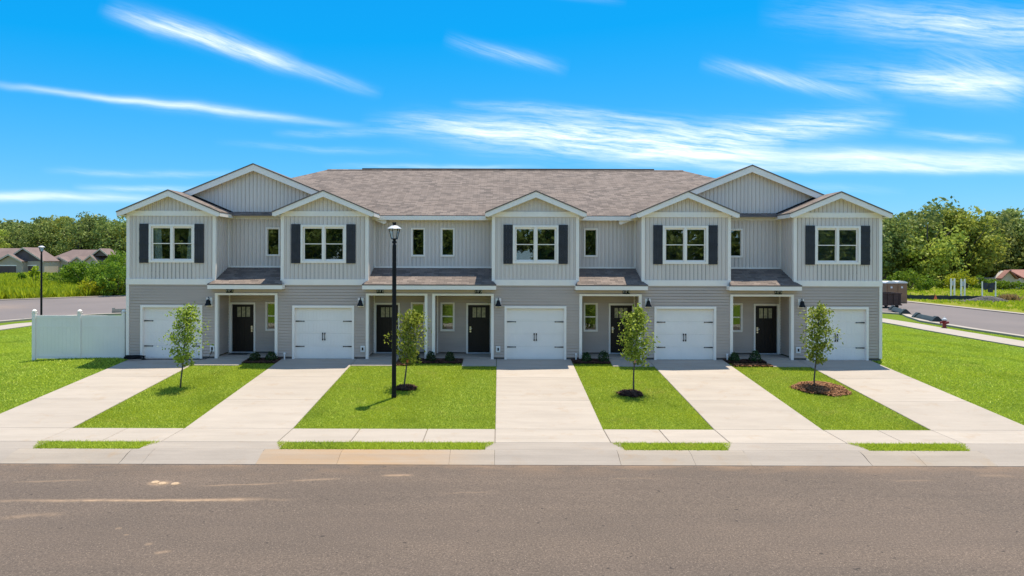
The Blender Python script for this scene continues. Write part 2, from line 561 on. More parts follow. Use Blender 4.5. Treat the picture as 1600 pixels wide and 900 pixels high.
def mat_leaf(name, dark, light, trans=0.35, patch=None, psize=0.8, dry=None):
    m, nt, p, out = new_mat(name)
    nt.nodes.remove(p)
    g = nt.nodes.new('ShaderNodeNewGeometry')
    rnd = g.outputs['Random Per Island']
    c = mixc(nt, rnd, dark, light)
    if patch:
        n = noise(nt, coords(nt), psize, 4, 0.6, 0.35, 0.7)
        c = mixc(nt, mth(nt, 'MULTIPLY', n, 0.7), c, patch)
    if dry:
        n_a = noise(nt, coords(nt), 1.1, 5, 0.7, 0.56, 0.74)
        c = mixc(nt, mth(nt, 'MULTIPLY', n_a, 0.55), c, dry)
        n_b = noise(nt, coords(nt), 0.45, 4, 0.6, 0.50, 0.72)
        c = mixc(nt, mth(nt, 'MULTIPLY', n_b, 0.45), c, tuple(q * 0.55 for q in dark))
        sp_ = nt.nodes.new('ShaderNodeSeparateXYZ')
        nt.links.new(coords(nt), sp_.inputs[0])
        for (gx, gy, lx, ly, kk) in ((4.75, -4.75, .95, .55, .75), (-10.75, -5.1, .6, .45, .5), (-3.6, -6.6, .5, .22, .4), (11.3, -6.6, .35, .12, .5), (9.8, -2.6, 1.0, 1.2, .3)):
            gb = gauss_box(nt, sp_.outputs[0], sp_.outputs[1], gx, gy, lx, ly)
            gb = mth(nt, 'MULTIPLY', gb, noise(nt, coords(nt), 3.5, 4, 0.65, 0.3, 0.65))
            c = mixc(nt, mth(nt, 'MULTIPLY', gb, kk), c, dry)
    oi = nt.nodes.new('ShaderNodeObjectInfo')
    hs_ = nt.nodes.new('ShaderNodeHueSaturation')
    nt.links.new(mth(nt, 'ADD', mth(nt, 'MULTIPLY', oi.outputs['Random'], 0.03), 0.485), hs_.inputs['Hue'])
    nt.links.new(mth(nt, 'ADD', mth(nt, 'MULTIPLY', oi.outputs['Random'], 0.35), 0.82), hs_.inputs['Value'])
    nt.links.new(c, hs_.inputs['Color'])
    d = nt.nodes.new('ShaderNodeBsdfDiffuse')
    t = nt.nodes.new('ShaderNodeBsdfTranslucent')
    gl = nt.nodes.new('ShaderNodeBsdfGlossy')
    gl.inputs['Roughness'].default_value = 0.45
    gl.inputs['Color'].default_value = (0.9, 0.95, 0.85, 1)
    nt.links.new(hs_.outputs[0], d.inputs[0])
    nt.links.new(hs_.outputs[0], t.inputs[0])
    mx = nt.nodes.new('ShaderNodeMixShader')
    mx.inputs[0].default_value = trans
    nt.links.new(d.outputs[0], mx.inputs[1])
    nt.links.new(t.outputs[0], mx.inputs[2])
    m2 = nt.nodes.new('ShaderNodeMixShader')
    m2.inputs[0].default_value = 0.012
    nt.links.new(mx.outputs[0], m2.inputs[1])
    nt.links.new(gl.outputs[0], m2.inputs[2])
    nt.links.new(m2.outputs[0], out.inputs[0])
    return m


M['grass'] = mat_leaf('grass_blade', (0.150, 0.250, 0.012), (0.60, 0.66, 0.095), 0.40, (0.40, 0.45, 0.02), 0.35, (0.44, 0.39, 0.09))
M['sapling_leaf'] = mat_leaf('sapling_leaf', (0.105, 0.180, 0.012), (0.46, 0.53, 0.085), 0.48)
M['shrub_leaf'] = mat_leaf('shrub_leaf', (0.020, 0.045, 0.014), (0.055, 0.10, 0.03), 0.25)
M['tree_leaf'] = mat_leaf('tree_leaf', (0.085, 0.140, 0.036), (0.32, 0.37, 0.095), 0.38, (0.165, 0.215, 0.062), 0.12)
M['tree_leaf2'] = mat_leaf('tree_leaf_pale', (0.17, 0.225, 0.03), (0.42, 0.45, 0.085), 0.42, (0.34, 0.37, 0.06), 0.15)
M['bush_leaf'] = mat_leaf('bush_leaf', (0.070, 0.150, 0.014), (0.21, 0.31, 0.03), 0.38, (0.16, 0.25, 0.018), 0.2)
M['weed'] = mat_leaf('weed_leaf', (0.20, 0.27, 0.010), (0.42, 0.46, 0.026), 0.45, (0.36, 0.39, 0.02), 0.2)
M['dry'] = mat_leaf('dry_grass', (0.30, 0.22, 0.08), (0.48, 0.36, 0.16), 0.3)


def mat_mulch(name, a, b, c3):
    m, nt, p, out = new_mat(name)
    g = nt.nodes.new('ShaderNodeNewGeometry')
    c = mixc(nt, g.outputs['Random Per Island'], a, b)
    n = noise(nt, coords(nt), 9, 4, 0.7)
    nt.links.new(mixc(nt, mth(nt, 'MULTIPLY', n, 0.6), c, c3), p.inputs['Base Color'])
    p.inputs['Roughness'].default_value = 0.95
    return m


M['mulch'] = mat_mulch('dark_mulch', (0.045, 0.020, 0.012), (0.13, 0.055, 0.03), (0.06, 0.028, 0.018))
M['straw'] = mat_mulch('pine_straw', (0.15, 0.065, 0.025), (0.38, 0.19, 0.085), (0.22, 0.10, 0.045))


# ------------------------------------------------------------------ mesh helpers
class MB:
    def __init__(s):
        s.v, s.f, s.uv = [], [], None

    def quad(s, a, b, c, d):
        i = len(s.v)
        s.v += [tuple(a), tuple(b), tuple(c), tuple(d)]
        s.f.append((i, i + 1, i + 2, i + 3))
        return s

    def poly(s, pts):
        i = len(s.v)
        s.v += [tuple(p) for p in pts]
        s.f.append(tuple(range(i, i + len(pts))))
        return s

    def box(s, x0, x1, y0, y1, z0, z1):
        i = len(s.v)
        s.v += [(x0, y0, z0), (x1, y0, z0), (x1, y1, z0), (x0, y1, z0),
                (x0, y0, z1), (x1, y0, z1), (x1, y1, z1), (x0, y1, z1)]
        for q in ((0, 3, 2, 1), (4, 5, 6, 7), (0, 1, 5, 4), (1, 2, 6, 5), (2, 3, 7, 6), (3, 0, 4, 7)):
            s.f.append(tuple(i + k for k in q))
        return s

    def prism(s, pts, d):
        """closed polygon pts (3D) extruded by vector d"""
        n = len(pts)
        i = len(s.v)
        d = Vector(d)
        s.v += [tuple(p) for p in pts] + [tuple(Vector(p) + d) for p in pts]
        s.f.append(tuple(range(i, i + n)))
        s.f.append(tuple(range(i + 2 * n - 1, i + n - 1, -1)))
        for k in range(n):
            k2 = (k + 1) % n
            s.f.append((i + k2, i + k, i + n + k, i + n + k2))
        return s

    def tube(s, pts, rad, seg=8, cap=True):
        i0 = len(s.v)
        n = len(pts)
        for j, p in enumerate(pts):
            p = Vector(p)
            a = Vector(pts[max(0, j - 1)])
            b = Vector(pts[min(n - 1, j + 1)])
            t = (b - a).normalized()
            up = Vector((0, 0, 1)) if abs(t.z) < 0.9 else Vector((1, 0, 0))
            e1 = t.cross(up).normalized()
            e2 = e1.cross(t).normalized()
            r = rad[j] if isinstance(rad, (list, tuple)) else rad
            for k in range(seg):
                w = 2 * math.pi * k / seg
                s.v.append(tuple(p + (e1 * math.cos(w) + e2 * math.sin(w)) * r))
        for j in range(n - 1):
            for k in range(seg):
                k2 = (k + 1) % seg
                s.f.append((i0 + j * seg + k, i0 + j * seg + k2, i0 + (j + 1) * seg + k2, i0 + (j + 1) * seg + k))
        if cap:
            s.f.append(tuple(i0 + k for k in range(seg - 1, -1, -1)))
            s.f.append(tuple(i0 + (n - 1) * seg + k for k in range(seg)))
        return s

    def lathe(s, prof, seg=16, c=(0, 0), rot=0.0):
        i0 = len(s.v)
        for (r, z) in prof:
            for k in range(seg):
                w = rot + 2 * math.pi * k / seg
                s.v.append((c[0] + r * math.cos(w), c[1] + r * math.sin(w), z))
        for j in range(len(prof) - 1):
            for k in range(seg):
                k2 = (k + 1) % seg
                s.f.append((i0 + j * seg + k, i0 + j * seg + k2, i0 + (j + 1) * seg + k2, i0 + (j + 1) * seg + k))
        s.f.append(tuple(i0 + k for k in range(seg - 1, -1, -1)))
        s.f.append(tuple(i0 + (len(prof) - 1) * seg + k for k in range(seg)))
        return s

    def mesh(s, name, mat):
        me = bpy.data.meshes.new(name)
        me.from_pydata(s.v, [], s.f)
        if mat:
            me.materials.append(M[mat] if isinstance(mat, str) else mat)
        return me

    def build(s, name, mat, parent=None, loc=(0, 0, 0), smooth=False):
        me = s.mesh(name, mat)
        if smooth:
            me.polygons.foreach_set('use_smooth', [True] * len(me.polygons))
        return link(name, me, parent, loc)


def link(name, me, parent=None, loc=(0, 0, 0)):
    o = bpy.data.objects.new(name, me)
    col.objects.link(o)
    o.location = loc
    if parent:
        o.parent = parent
    return o


def empty(name, loc=(0, 0, 0), parent=None):
    o = bpy.data.objects.new(name, None)
    o.empty_display_size = 0.3
    col.objects.link(o)
    o.location = loc
    if parent:
        o.parent = parent
    return o


def tag(o, label, cat=None, group=None, kind=None):
    if label:
        o['label'] = label
    if cat:
        o['category'] = cat
    if group:
        o['group'] = group
    if kind:
        o['kind'] = kind
    return o


def struct(o):
    o['kind'] = 'structure'
    return o


def copy_tree(o, parent=None):
    c = o.copy()
    col.objects.link(c)
    c.parent = parent
    for ch in o.children:
        copy_tree(ch, c)
    return c


def np_mesh(name, verts, faces, mat, n=4):
    """verts (N,3), faces (F,n) numpy -> mesh"""
    me = bpy.data.meshes.new(name)
    V_, F_ = len(verts), len(faces)
    me.vertices.add(V_)
    me.vertices.foreach_set('co', np.asarray(verts, np.float32).ravel())
    me.loops.add(F_ * n)
    me.loops.foreach_set('vertex_index', np.asarray(faces, np.int32).ravel())
    me.polygons.add(F_)
    me.polygons.foreach_set('loop_start', np.arange(0, F_ * n, n, dtype=np.int32))
    me.update(calc_edges=True)
    me.validate()
    me.materials.append(M[mat] if isinstance(mat, str) else mat)
    return me


def sst(a, b, x):
    t = max(0.0, min(1.0, (x - a) / (b - a)))
    return t * t * (3 - 2 * t)


# ------------------------------------------------------------------ terrain
SW_B, SW_F, KB_B, KB_F = -8.54, -9.86, -10.50, -11.18
SLOPE = 0.70 / 8.54


def H0(x, y):
    """finished grade"""
    if y < 0:
        fy = SLOPE * y if y > SW_B else -0.70 - 0.016 * (SW_B - y)
    else:
        fy = -0.6 * sst(14.5, 29, y)
    if fy < -0.6:
        return fy
    side = 1 - sst(16.2, 27.0, abs(x - 0.2))
    z = -0.6 + (fy + 0.6) * side
    return z


def H(x, y):
    z = H0(x, y)
    if y < KB_B - 0.01:
        if y > -20.4:
            z = -1.15
        else:
            z = -0.72
    z -= 2.6 * sst(83, 88, y) * sst(52, 62, x)
    return z


xs = sorted(set([-700, -400, -250, -180, -140] + list(range(-120, -40, 8)) + [-40 + i * 1.0 for i in range(81)]
                + list(range(48, 130, 6)) + [140, 180, 250, 400, 700]))
ys = sorted(set([-300, -150, -80, -50, -30, -21, -20.5, -20.3, -15, -11.0, -10.7, -10.49, -10.2, -9.86, -9.2, SW_B]
                + [-8 + i for i in range(45)] + list(range(40, 130, 6)) + [140, 170, 220, 300, 450, 700, 1100]))
gv = [(x, y, H(x, y)) for y in ys for x in xs]
nx = len(xs)
gf = [(j * nx + i, j * nx + i + 1, (j + 1) * nx + i + 1, (j + 1) * nx + i) for j in range(len(ys) - 1) for i in range(nx - 1)]
g = MB()
g.v, g.f = gv, gf
struct(g.build('ground', 'ground', smooth=True))

# front road with a slight crown
rd = MB()
ry = [KB_F + 0.02, -12.5, -14.0, -15.6, -17.0, -18.5, -19.9]
rz = [-0.885, -0.862, -0.842, -0.835, -0.842, -0.862, -0.885]
rx = [-70 + 4 * i for i in range(36)]
for j in range(len(ry) - 1):
    for i in range(len(rx) - 1):
        rd.quad((rx[i], ry[j + 1], rz[j + 1]), (rx[i + 1], ry[j + 1], rz[j + 1]), (rx[i + 1], ry[j], rz[j]), (rx[i], ry[j], rz[j]))
struct(rd.build('road', 'asphalt', smooth=True))
# far kerb behind the camera
fk = MB()
fk.prism([(-70, -19.88, -1.1), (-70, -19.88, -0.885), (-70, -20.45, -0.72), (-70, -20.7, -0.72), (-70, -20.7, -1.1)], (140, 0, 0))
struct(fk.build('kerb', 'kerb'))

# streets around the block (left, rear, right), laid as one sheet
outer = [(-64, -9), (-64, 36), (-58, 43), (-54, 46.8), (-46, 56), (-36, 61), (-10, 64), (46, 64), (45.2, 49), (44.8, 30), (44.6, -9)]
inner = [(32.0, -9), (32.0, 18), (32.4, 24), (33.8, 28), (35, 31), (33, 33.6), (20, 34), (-20, 32.5), (-28, 31), (-32.5, 28.5), (-35, 26), (-36.6, 20), (-36.8, -9)]
poly = outer + inner
tris = tessellate_polygon([[Vector((x, y, 0)) for x, y in poly]])
sr = MB()
sr.v = [(x, y, -0.565) for x, y in poly]
sr.f = []
for t in tris:
    a, b, c = [Vector(sr.v[k]) for k in t]
    sr.f.append(tuple(t) if (b - a).cross(c - a).z > 0 else tuple(reversed(t)))
struct(sr.build('street', 'sideroad'))


def ribbon(path, w, z0, z1):
    """raised strip along a path, offset to the left by w"""
    mb = MB()
    P = [Vector((x, y, 0)) for x, y in path]
    L, R_ = [], []
    for i, p in enumerate(P):
        t = (P[min(i + 1, len(P) - 1)] - P[max(i - 1, 0)]).normalized()
        nrm = Vector((-t.y, t.x, 0))
        R_.append(p)
        L.append(p + nrm * w)
    up = Vector((0, 0, 1))
    for i in range(len(P) - 1):
        a, b, c, d = R_[i], R_[i + 1], L[i + 1], L[i]
        mb.quad(a + up * z1, b + up * z1, c + up * z1, d + up * z1)
        mb.quad(a + up * z0, b + up * z0, b + up * z1, a + up * z1)
        mb.quad(c + up * z0, d + up * z0, d + up * z1, c + up * z1)
    return mb


inner_edge = inner
struct(ribbon(inner_edge, 0.55, -0.7, -0.47).build('kerb', 'concrete'))
struct(ribbon(outer, 0.9, -0.7, -0.49).build('kerb', 'kerb'))
# side-street pavements
struct(ribbon([(28.1, -9), (28.1, 12), (28.3, 18), (28.6, 22), (28.6, 26), (27.2, 28.4), (24, 29.6), (-20, 28.2), (-26, 27.3), (-30, 25), (-31.9, 20), (-32.1, 8), (-32.1, -9)], -2.0, -0.7, -0.535).build('sidewalk', 'concrete'))

# ------------------------------------------------------------------ driveways, pavement, kerb
DRV = [(-14.85, -11.92), (-8.78, -5.75), (-0.10, 2.92), (6.02, 9.06), (12.08, 15.02)]
GAP = 0.016
CZ = 0.032


def hz(y):
    return H0(0, y)


def slab(x0, x1, y0, y1, top=CZ, depth=0.10, g=GAP):
    """sloped concrete slab, y0 nearer the camera; verts in world space"""
    mb = MB()
    h = g / 2
    x0, x1, y0, y1 = x0 + h, x1 - h, y0 + h, y1 - h
    za, zb = hz(y0) + top, hz(y1) + top
    b = 0.012
    mb.v = [(x0, y0, za - depth), (x1, y0, za - depth), (x1, y1, zb - depth), (x0, y1, zb - depth),
            (x0, y0, za - b), (x1, y0, za - b), (x1, y1, zb - b), (x0, y1, zb - b),
            (x0 + b, y0 + b, za), (x1 - b, y0 + b, za), (x1 - b, y1 - b, zb), (x0 + b, y1 - b, zb)]
    mb.f = [(0, 3, 2, 1), (0, 1, 5, 4), (1, 2, 6, 5), (2, 3, 7, 6), (3, 0, 4, 7),
            (4, 5, 9, 8), (5, 6, 10, 9), (6, 7, 11, 10), (7, 4, 8, 11), (8, 9, 10, 11)]
    return mb


def base_sheet(x0, x1, ylist, top):
    mb = MB()
    for a, b in zip(ylist[:-1], ylist[1:]):
        mb.quad((x0, b, hz(b) + top), (x1, b, hz(b) + top), (x1, a, hz(a) + top), (x0, a, hz(a) + top))
    return mb


for k, (x0, x1) in enumerate(DRV):
    d = struct(base_sheet(x0 + .02, x1 - .02, [0.05, SW_B, KB_B - .02], 0.012).build('driveway', 'joint'))
    for (ya, yb) in ((-2.9, 0.05), (-5.75, -2.9), (SW_B, -5.75), (SW_F, SW_B)):
        slab(x0, x1, ya, yb).build('slab', 'concrete', d)
    slab(x0 - .25, x1 + .25, KB_B, SW_F, top=CZ - .004).build('slab', 'apron', d)

sw = struct(base_sheet(-15.5, 16, [SW_B - .02, SW_F + .02], 0.008).build('sidewalk', 'joint'))
ends = [-40.0] + [v for p_ in DRV for v in p_] + [40.0]
for a, b in zip(ends[0::2], ends[1::2]):
    n = max(1, round((b - a) / 1.72))
    for i in range(n):
        xa, xb = a + (b - a) * i / n, a + (b - a) * (i + 1) / n
        if xb < -24 or xa > 24:
            continue
        slab(xa, xb, SW_F, SW_B).build('slab', 'concrete', sw)

kb = struct(MB().box(-70, 70, KB_F + .1, KB_B - .05, -1.1, -0.90).build('kerb', 'joint'))
kx = [-22, -20.6, -18.2, -15.3, -13.2, -12.0, -9.15, -8.6, -5.85, -3.9, -1.2, -0.1, 2.95, 4.75, 6.1, 9.0, 10.3, 12.0, 15.1, 17.3, 20, 22]
for i, (a, b) in enumerate(zip(kx[:-1], kx[1:])):
    xm = (a + b) / 2
    low = any(p_[0] - .4 < xm < p_[1] + .4 for p_ in DRV)
    t0 = hz(KB_B) + CZ - 0.002
    prof = [(KB_B, -1.0), (KB_B, t0), (KB_B - .10, t0 - .004), (KB_B - .28, t0 - (.035 if not low else .05)),
            (KB_B - .5, t0 - (.12 if not low else .13)), (KB_F, -0.875), (KB_F, -1.0)]
    mb = MB()
    mb.prism([(a + .003, y, z) for y, z in prof], (b - a - .006, 0, 0))
    mb.build('kerb_segment', 'apron' if low else 'kerb', kb)

# ------------------------------------------------------------------ the building
X0, X1 = -15.03, 15.44
BUMP = [(-15.03, -11.48), (-8.80, -5.31), (-0.27, 3.20), (5.78, 9.33), (11.92, 15.44)]
BC = [-13.23, -7.10, 1.47, 7.52, 13.67]           # garage door and big window centres
RECESS = [(-11.43, -9.00), (-5.31, -2.95), (-2.64, -0.27), (3.30, 5.76), (9.40, 11.90)]
OPEN = [(-11.37, -9.04), (-5.28, -2.99), (-2.60, -0.31), (3.34, 5.66), (9.43, 11.80)]
DOORX = [-10.83, -4.73, -0.85, 5.17, 11.30]
SMALLX = [-9.57, -3.43, -2.18, 3.87, 9.99]
GDW, GDH = 1.17, 2.09
RY = 1.30                                          # recessed wall plane
EAVE = 5.80
house = empty('townhouse_building', (0, 0, 0))
tag(house, 'long two storey grey townhouse row with five garages, white trim and brown shingle roof', 'townhouse')


class Wall:
    """siding wall in a plane: p(u, z, d) with d outwards"""

    def __init__(s, org, ud, nd):
        s.o, s.u, s.n = Vector(org), Vector(ud), Vector(nd)
        s.mb = MB()

    def p(s, u, z, d):
        q = s.o + s.u * u + s.n * d
        return (q.x, q.y, z)

    def quad(s, u0, z0, u1, z1, d0, d1):
        s.mb.quad(s.p(u0, z0, d0), s.p(u1, z0, d0), s.p(u1, z1, d1), s.p(u0, z1, d1))

    def lap(s, u0, u1, z0, z1, openings=(), pitch=0.118, dep=0.030, gh=0.024):
        """lap courses: a recessed shadow groove under each proud, slightly tilted board"""
        cuts = sorted({u0, u1} | {c for o in openings for c in o[:2] if u0 < c < u1})
        zc = sorted({c for o in openings for c in o[2:4] if z0 < c < z1})
        z = z0
        while z < z1 - 1e-6:
            zt = min(z + pitch, z1)
            for (ra, rb, d0, d1) in ((z, min(zt, z + gh), 0.0, 0.0), (z + gh, zt, dep, dep - .010)):
                if rb - ra < 1e-5:
                    continue
                segs = [ra] + [c for c in zc if ra + 1e-6 < c < rb - 1e-6] + [rb]
                for a, b in zip(segs[:-1], segs[1:]):
                    da = d0 + (d1 - d0) * (a - ra) / (rb - ra)
                    db = d0 + (d1 - d0) * (b - ra) / (rb - ra)
                    for ua, ub in zip(cuts[:-1], cuts[1:]):
                        um, zm = (ua + ub) / 2, (a + b) / 2
                        if any(o[0] < um < o[1] and o[2] < zm < o[3] for o in openings):
                            continue
                        s.quad(ua, a, ub, b, da, db)
                        if a == ra and d0 > 0:
                            s.mb.quad(s.p(ua, ra, 0), s.p(ub, ra, 0), s.p(ub, ra, dep), s.p(ua, ra, dep))
                        if b == rb and d0 > 0:
                            s.mb.quad(s.p(ua, rb, d1), s.p(ub, rb, d1), s.p(ub, rb, 0), s.p(ua, rb, 0))
            z = zt
        return s

    def board(s, u0, u1, z0, ztop, openings=(), pitch=0.163, bw=0.036, dep=0.020, gv=0.011):
        """vertical boards with proud battens; ztop is a number or a function of u"""
        zf = ztop if callable(ztop) else (lambda u: ztop)
        brk = []
        n = max(1, round((u1 - u0) / pitch))
        pt = (u1 - u0) / n
        for i in range(n + 1):
            c = u0 + i * pt
            brk += [c - bw / 2 - gv, c - bw / 2, c + bw / 2, c + bw / 2 + gv]
        cuts = sorted({u0, u1} | {b for b in brk if u0 < b < u1} | {c for o in openings for c in o[:2] if u0 < c < u1})

        def dp(u):
            r = ((u - u0) / pt) % 1.0
            r = min(r, 1 - r) * pt
            return dep if r < bw / 2 else (-0.018 if r < bw / 2 + gv else 0.0)
        prev = None
        for ua, ub in zip(cuts[:-1], cuts[1:]):
            um = (ua + ub) / 2
            d = dp(um)
            zr = [(z0, None)]
            cur = z0
            for o in sorted([o for o in openings if o[0] < um < o[1]], key=lambda q: q[2]):
                if o[2] > cur:
                    s.mb.quad(s.p(ua, cur, d), s.p(ub, cur, d), s.p(ub, o[2], d), s.p(ua, o[2], d))
                cur = o[3]
            if zf(um) > cur:
                s.mb.quad(s.p(ua, cur, d), s.p(ub, cur, d), s.p(ub, max(cur, zf(ub)), d), s.p(ua, max(cur, zf(ua)), d))
                if prev is not None and abs(prev - d) > 1e-5:
                    if d > prev:
                        s.mb.quad(s.p(ua, cur, prev), s.p(ua, cur, d), s.p(ua, zf(ua), d), s.p(ua, zf(ua), prev))
                    else:
                        s.mb.quad(s.p(ua, cur, prev), s.p(ua, cur, d), s.p(ua, zf(ua), d), s.p(ua, zf(ua), prev))
            prev = d
        return s

    def build(s, mat, name='wall'):
        return s.mb.build(name, mat, house)


XD, YN = (1, 0, 0), (0, -1, 0)
BAND0, BAND1 = 3.01, 3.24
# lower front wall with garage and porch openings
ops = [(c - GDW, c + GDW, -1, GDH) for c in BC] + [(a, b, -1, 2.60) for a, b in OPEN]
Wall((0, 0, 0), XD, YN).lap(X0, X1, 0.10, BAND0 + .01, ops).build('siding_low')
edges = sorted([X0] + [v for o in ops for v in o[:2]] + [X1])
for a, b in zip(edges[0::2], edges[1::2]):
    MB().box(a + .003, b - .003, 0.004, 0.2, -0.35, 0.099).build('foundation', 'foundation', house)
# porch recess walls, ceilings, floors
for i, (a, b) in enumerate(RECESS):
    w = SMALLX[i]
    dxx = DOORX[i]
    Wall((0, RY, 0), XD, YN).lap(a, b, 0.12, 2.66, [(w - .25, w + .25, 1.07, 2.19), (dxx - .47, dxx + .47, 0, 2.12)]).build('siding_low')
    Wall((a, RY, 0), (0, -1, 0), (1, 0, 0)).lap(0, RY - .02, 0.12, 2.66).build('siding_low')
    Wall((b, 0, 0), (0, 1, 0), (-1, 0, 0)).lap(0.02, RY, 0.12, 2.66).build('siding_low')
    MB().box(a - .02, b + .02, 0.03, RY + .05, 2.645, 2.70).build('porch_ceiling', 'soffit', house)
    MB().box(a - .02, b + .02, 0.0, RY + .3, -0.35, 0.085).build('porch_floor', 'concrete', house)
    oa, ob = OPEN[i]
    for px in (oa, ob):
        s_ = -1 if px == oa else 1
        xa, xb = sorted((px - s_ * .012, px + s_ * .10))
        MB().box(xa, xb, -0.055, 0.13, 0.0, 2.66).build('porch_post', 'trim', house)
    MB().box(oa - .10, ob + .10, -0.059, 0.13, 2.595, 2.675).build('porch_header', 'trim', house)
    # trim up the inside corner beside the door
    cx = a + .03 if i < 2 else (b - .03 if i > 2 else a + .03)
    MB().box(cx - .035, cx + .035, RY - .085, RY - .002, 0.1, 2.64).build('corner_board', 'trim', house)

# upper bump walls
for i, (a, b) in enumerate(BUMP):
    c = BC[i]
    Wall((0, 0, 0), XD, YN).board(a, b, BAND1 - .01, EAVE, [(c - .85, c + .85, 3.98, 5.38)]).build('siding_up')
    Wall((b, 0, 0), (0, 1, 0), (1, 0, 0)).board(0, RY, 3.0, EAVE).build('siding_up')
    Wall((a, RY, 0), (0, -1, 0), (-1, 0, 0)).board(0, RY, 3.0, EAVE).build('siding_up')
    for x, s_ in ((a, -1), (b, 1)):
        xa, xb = sorted((x + s_ * .028, x - s_ * .10))
        MB().box(xa, xb, -0.030, 0.10, BAND1 - .02, EAVE).build('corner_board', 'trim', house)
    MB().box(a - .03, b + .03, -0.060, 0.05, BAND0, BAND1).build('band_board', 'trim', house)
for x, s_ in ((X0, -1), (X1, 1)):
    xa, xb = sorted((x + s_ * .026, x - s_ * .09))
    MB().box(xa, xb, -0.050, 0.09, 0.09, BAND0 - .002).build('corner_board', 'trim', house)

# recessed upper walls and the two broad gables above them
GP = [(-10.33, 8.07), (10.60, 8.07)]               # gable peaks (top of roof)
GS = 0.414
GSPAN = [(-15.0, -4.9), (5.2, 15.4)]
UP = [(-11.48, -8.80, 0), (-5.31, -0.27, None), (3.20, 5.78, None), (9.33, 11.92, 1)]
for a, b, gi in UP:
    o_ = [(x - .25, x + .25, 4.22, 5.34) for x in SMALLX if a < x < b]
    Wall((0, RY, 0), XD, YN).board(a, b, 3.3, EAVE, o_).build('siding_up')
    MB().box(a + .01, b - .01, RY - .045, RY - .006, 3.69, 3.76).build('flashing_trim', 'trim', house)
    for cx in (a + .035, b - .035):
        MB().box(cx - .03, cx + .03, RY - .055, RY - .004, 3.76, EAVE).build('corner_board', 'trim', house)
for gi, (px, pz) in enumerate(GP):
    a, b = GSPAN[gi]
    Wall((0, RY - .002, 0), XD, YN).board(a, b, EAVE + .05, lambda u: max(EAVE + .05, pz - .12 - GS * abs(u - px))).build('siding_up', 'gable')
    lo, hi = (BUMP[0][1] - .2, BUMP[1][0] + .1) if gi == 0 else (BUMP[3][1] - .1, BUMP[4][0] + .2)
    MB().box(lo, hi, RY - .052, RY + .02, EAVE - .06, EAVE + .12).build('frieze_board', 'trim', house)

# side and back walls
for x, n_ in ((X0, -1), (X1, 1)):
    if n_ < 0:
        w1, w2 = Wall((x, 14.2, 0), (0, -1, 0), (-1, 0, 0)), Wall((x, 14.2, 0), (0, -1, 0), (-1, 0, 0))
        u0, u1 = 0, 14.2
    else:
        w1, w2 = Wall((x, 0, 0), (0, 1, 0), (1, 0, 0)), Wall((x, 0, 0), (0, 1, 0), (1, 0, 0))
        u0, u1 = 0, 14.2
    w1.lap(u0, u1, 0.1, BAND0 + .01).build('siding_low')
    w2.board(u0, u1, BAND1 - .01, EAVE).build('siding_up')
    xa, xb = sorted((x, x + n_ * .04))
    MB().box(xa, xb, -0.02, 14.2, BAND0, BAND1).build('band_board', 'trim', house)
    xa, xb = sorted((x - n_ * .004, x - n_ * .2))
    MB().box(xa, xb, 0.21, 14.1, -0.7, 0.099).build('foundation', 'foundation', house)
Wall((X1, 14.2, 0), (-1, 0, 0), (0, 1, 0)).lap(0, X1 - X0, -.6, BAND0 + .1).build('siding_low')
Wall((X1, 14.2, 0), (-1, 0, 0), (0, 1, 0)).board(0, X1 - X0, BAND0 + .1, EAVE, pitch=.4).build('siding_up')
MB().box(X0 + .05, X1 - .05, RY + 1.3, RY + 1.36, 0.1, 5.7).build('inner_wall', 'room', house)


# ---- roofs with UVs in metres so that shingle courses run along the eaves
def roof_mesh(name, planes, mat='shingle', thick=0.05):
    """planes: list of polygons (top surface, counter-clockwise from above)"""
    vs_, fs_, uvs = [], [], []
    for P in planes:
        P = [Vector(p) for p in P]
        nrm = Vector((0, 0, 0))
        for k in range(len(P)):
            nrm += P[k].cross(P[(k + 1) % len(P)])
        nrm.normalize()
        if nrm.z < 0:
            nrm = -nrm
            P = P[::-1]
        e = Vector((0, 0, 1)).cross(nrm)
        e = e.normalized() if e.length > 1e-4 else Vector((1, 0, 0))
        up = nrm.cross(e)
        i = len(vs_)
        n_ = len(P)
        vs_ += [tuple(p) for p in P] + [tuple(p - Vector((0, 0, thick))) for p in P]
        fs_.append(tuple(range(i, i + n_)))
        uvs += [(p.dot(e), p.dot(up)) for p in P]
        fs_.append(tuple(range(i + 2 * n_ - 1, i + n_ - 1, -1)))
        uvs += [(p.dot(e), p.dot(up)) for p in P[::-1]]
        for k in range(n_):
            k2 = (k + 1) % n_
            fs_.append((i + k2, i + k, i + n_ + k, i + n_ + k2))
            uvs += [(0, 0), (.1, 0), (.1, .05), (0, .05)]
    me = bpy.data.meshes.new(name)
    me.from_pydata(vs_, [], fs_)
    ul = me.uv_layers.new(name='UVMap')
    ul.data.foreach_set('uv', [c for uv in uvs for c in uv])
    me.materials.append(M[mat])
    return link(name, me, house)


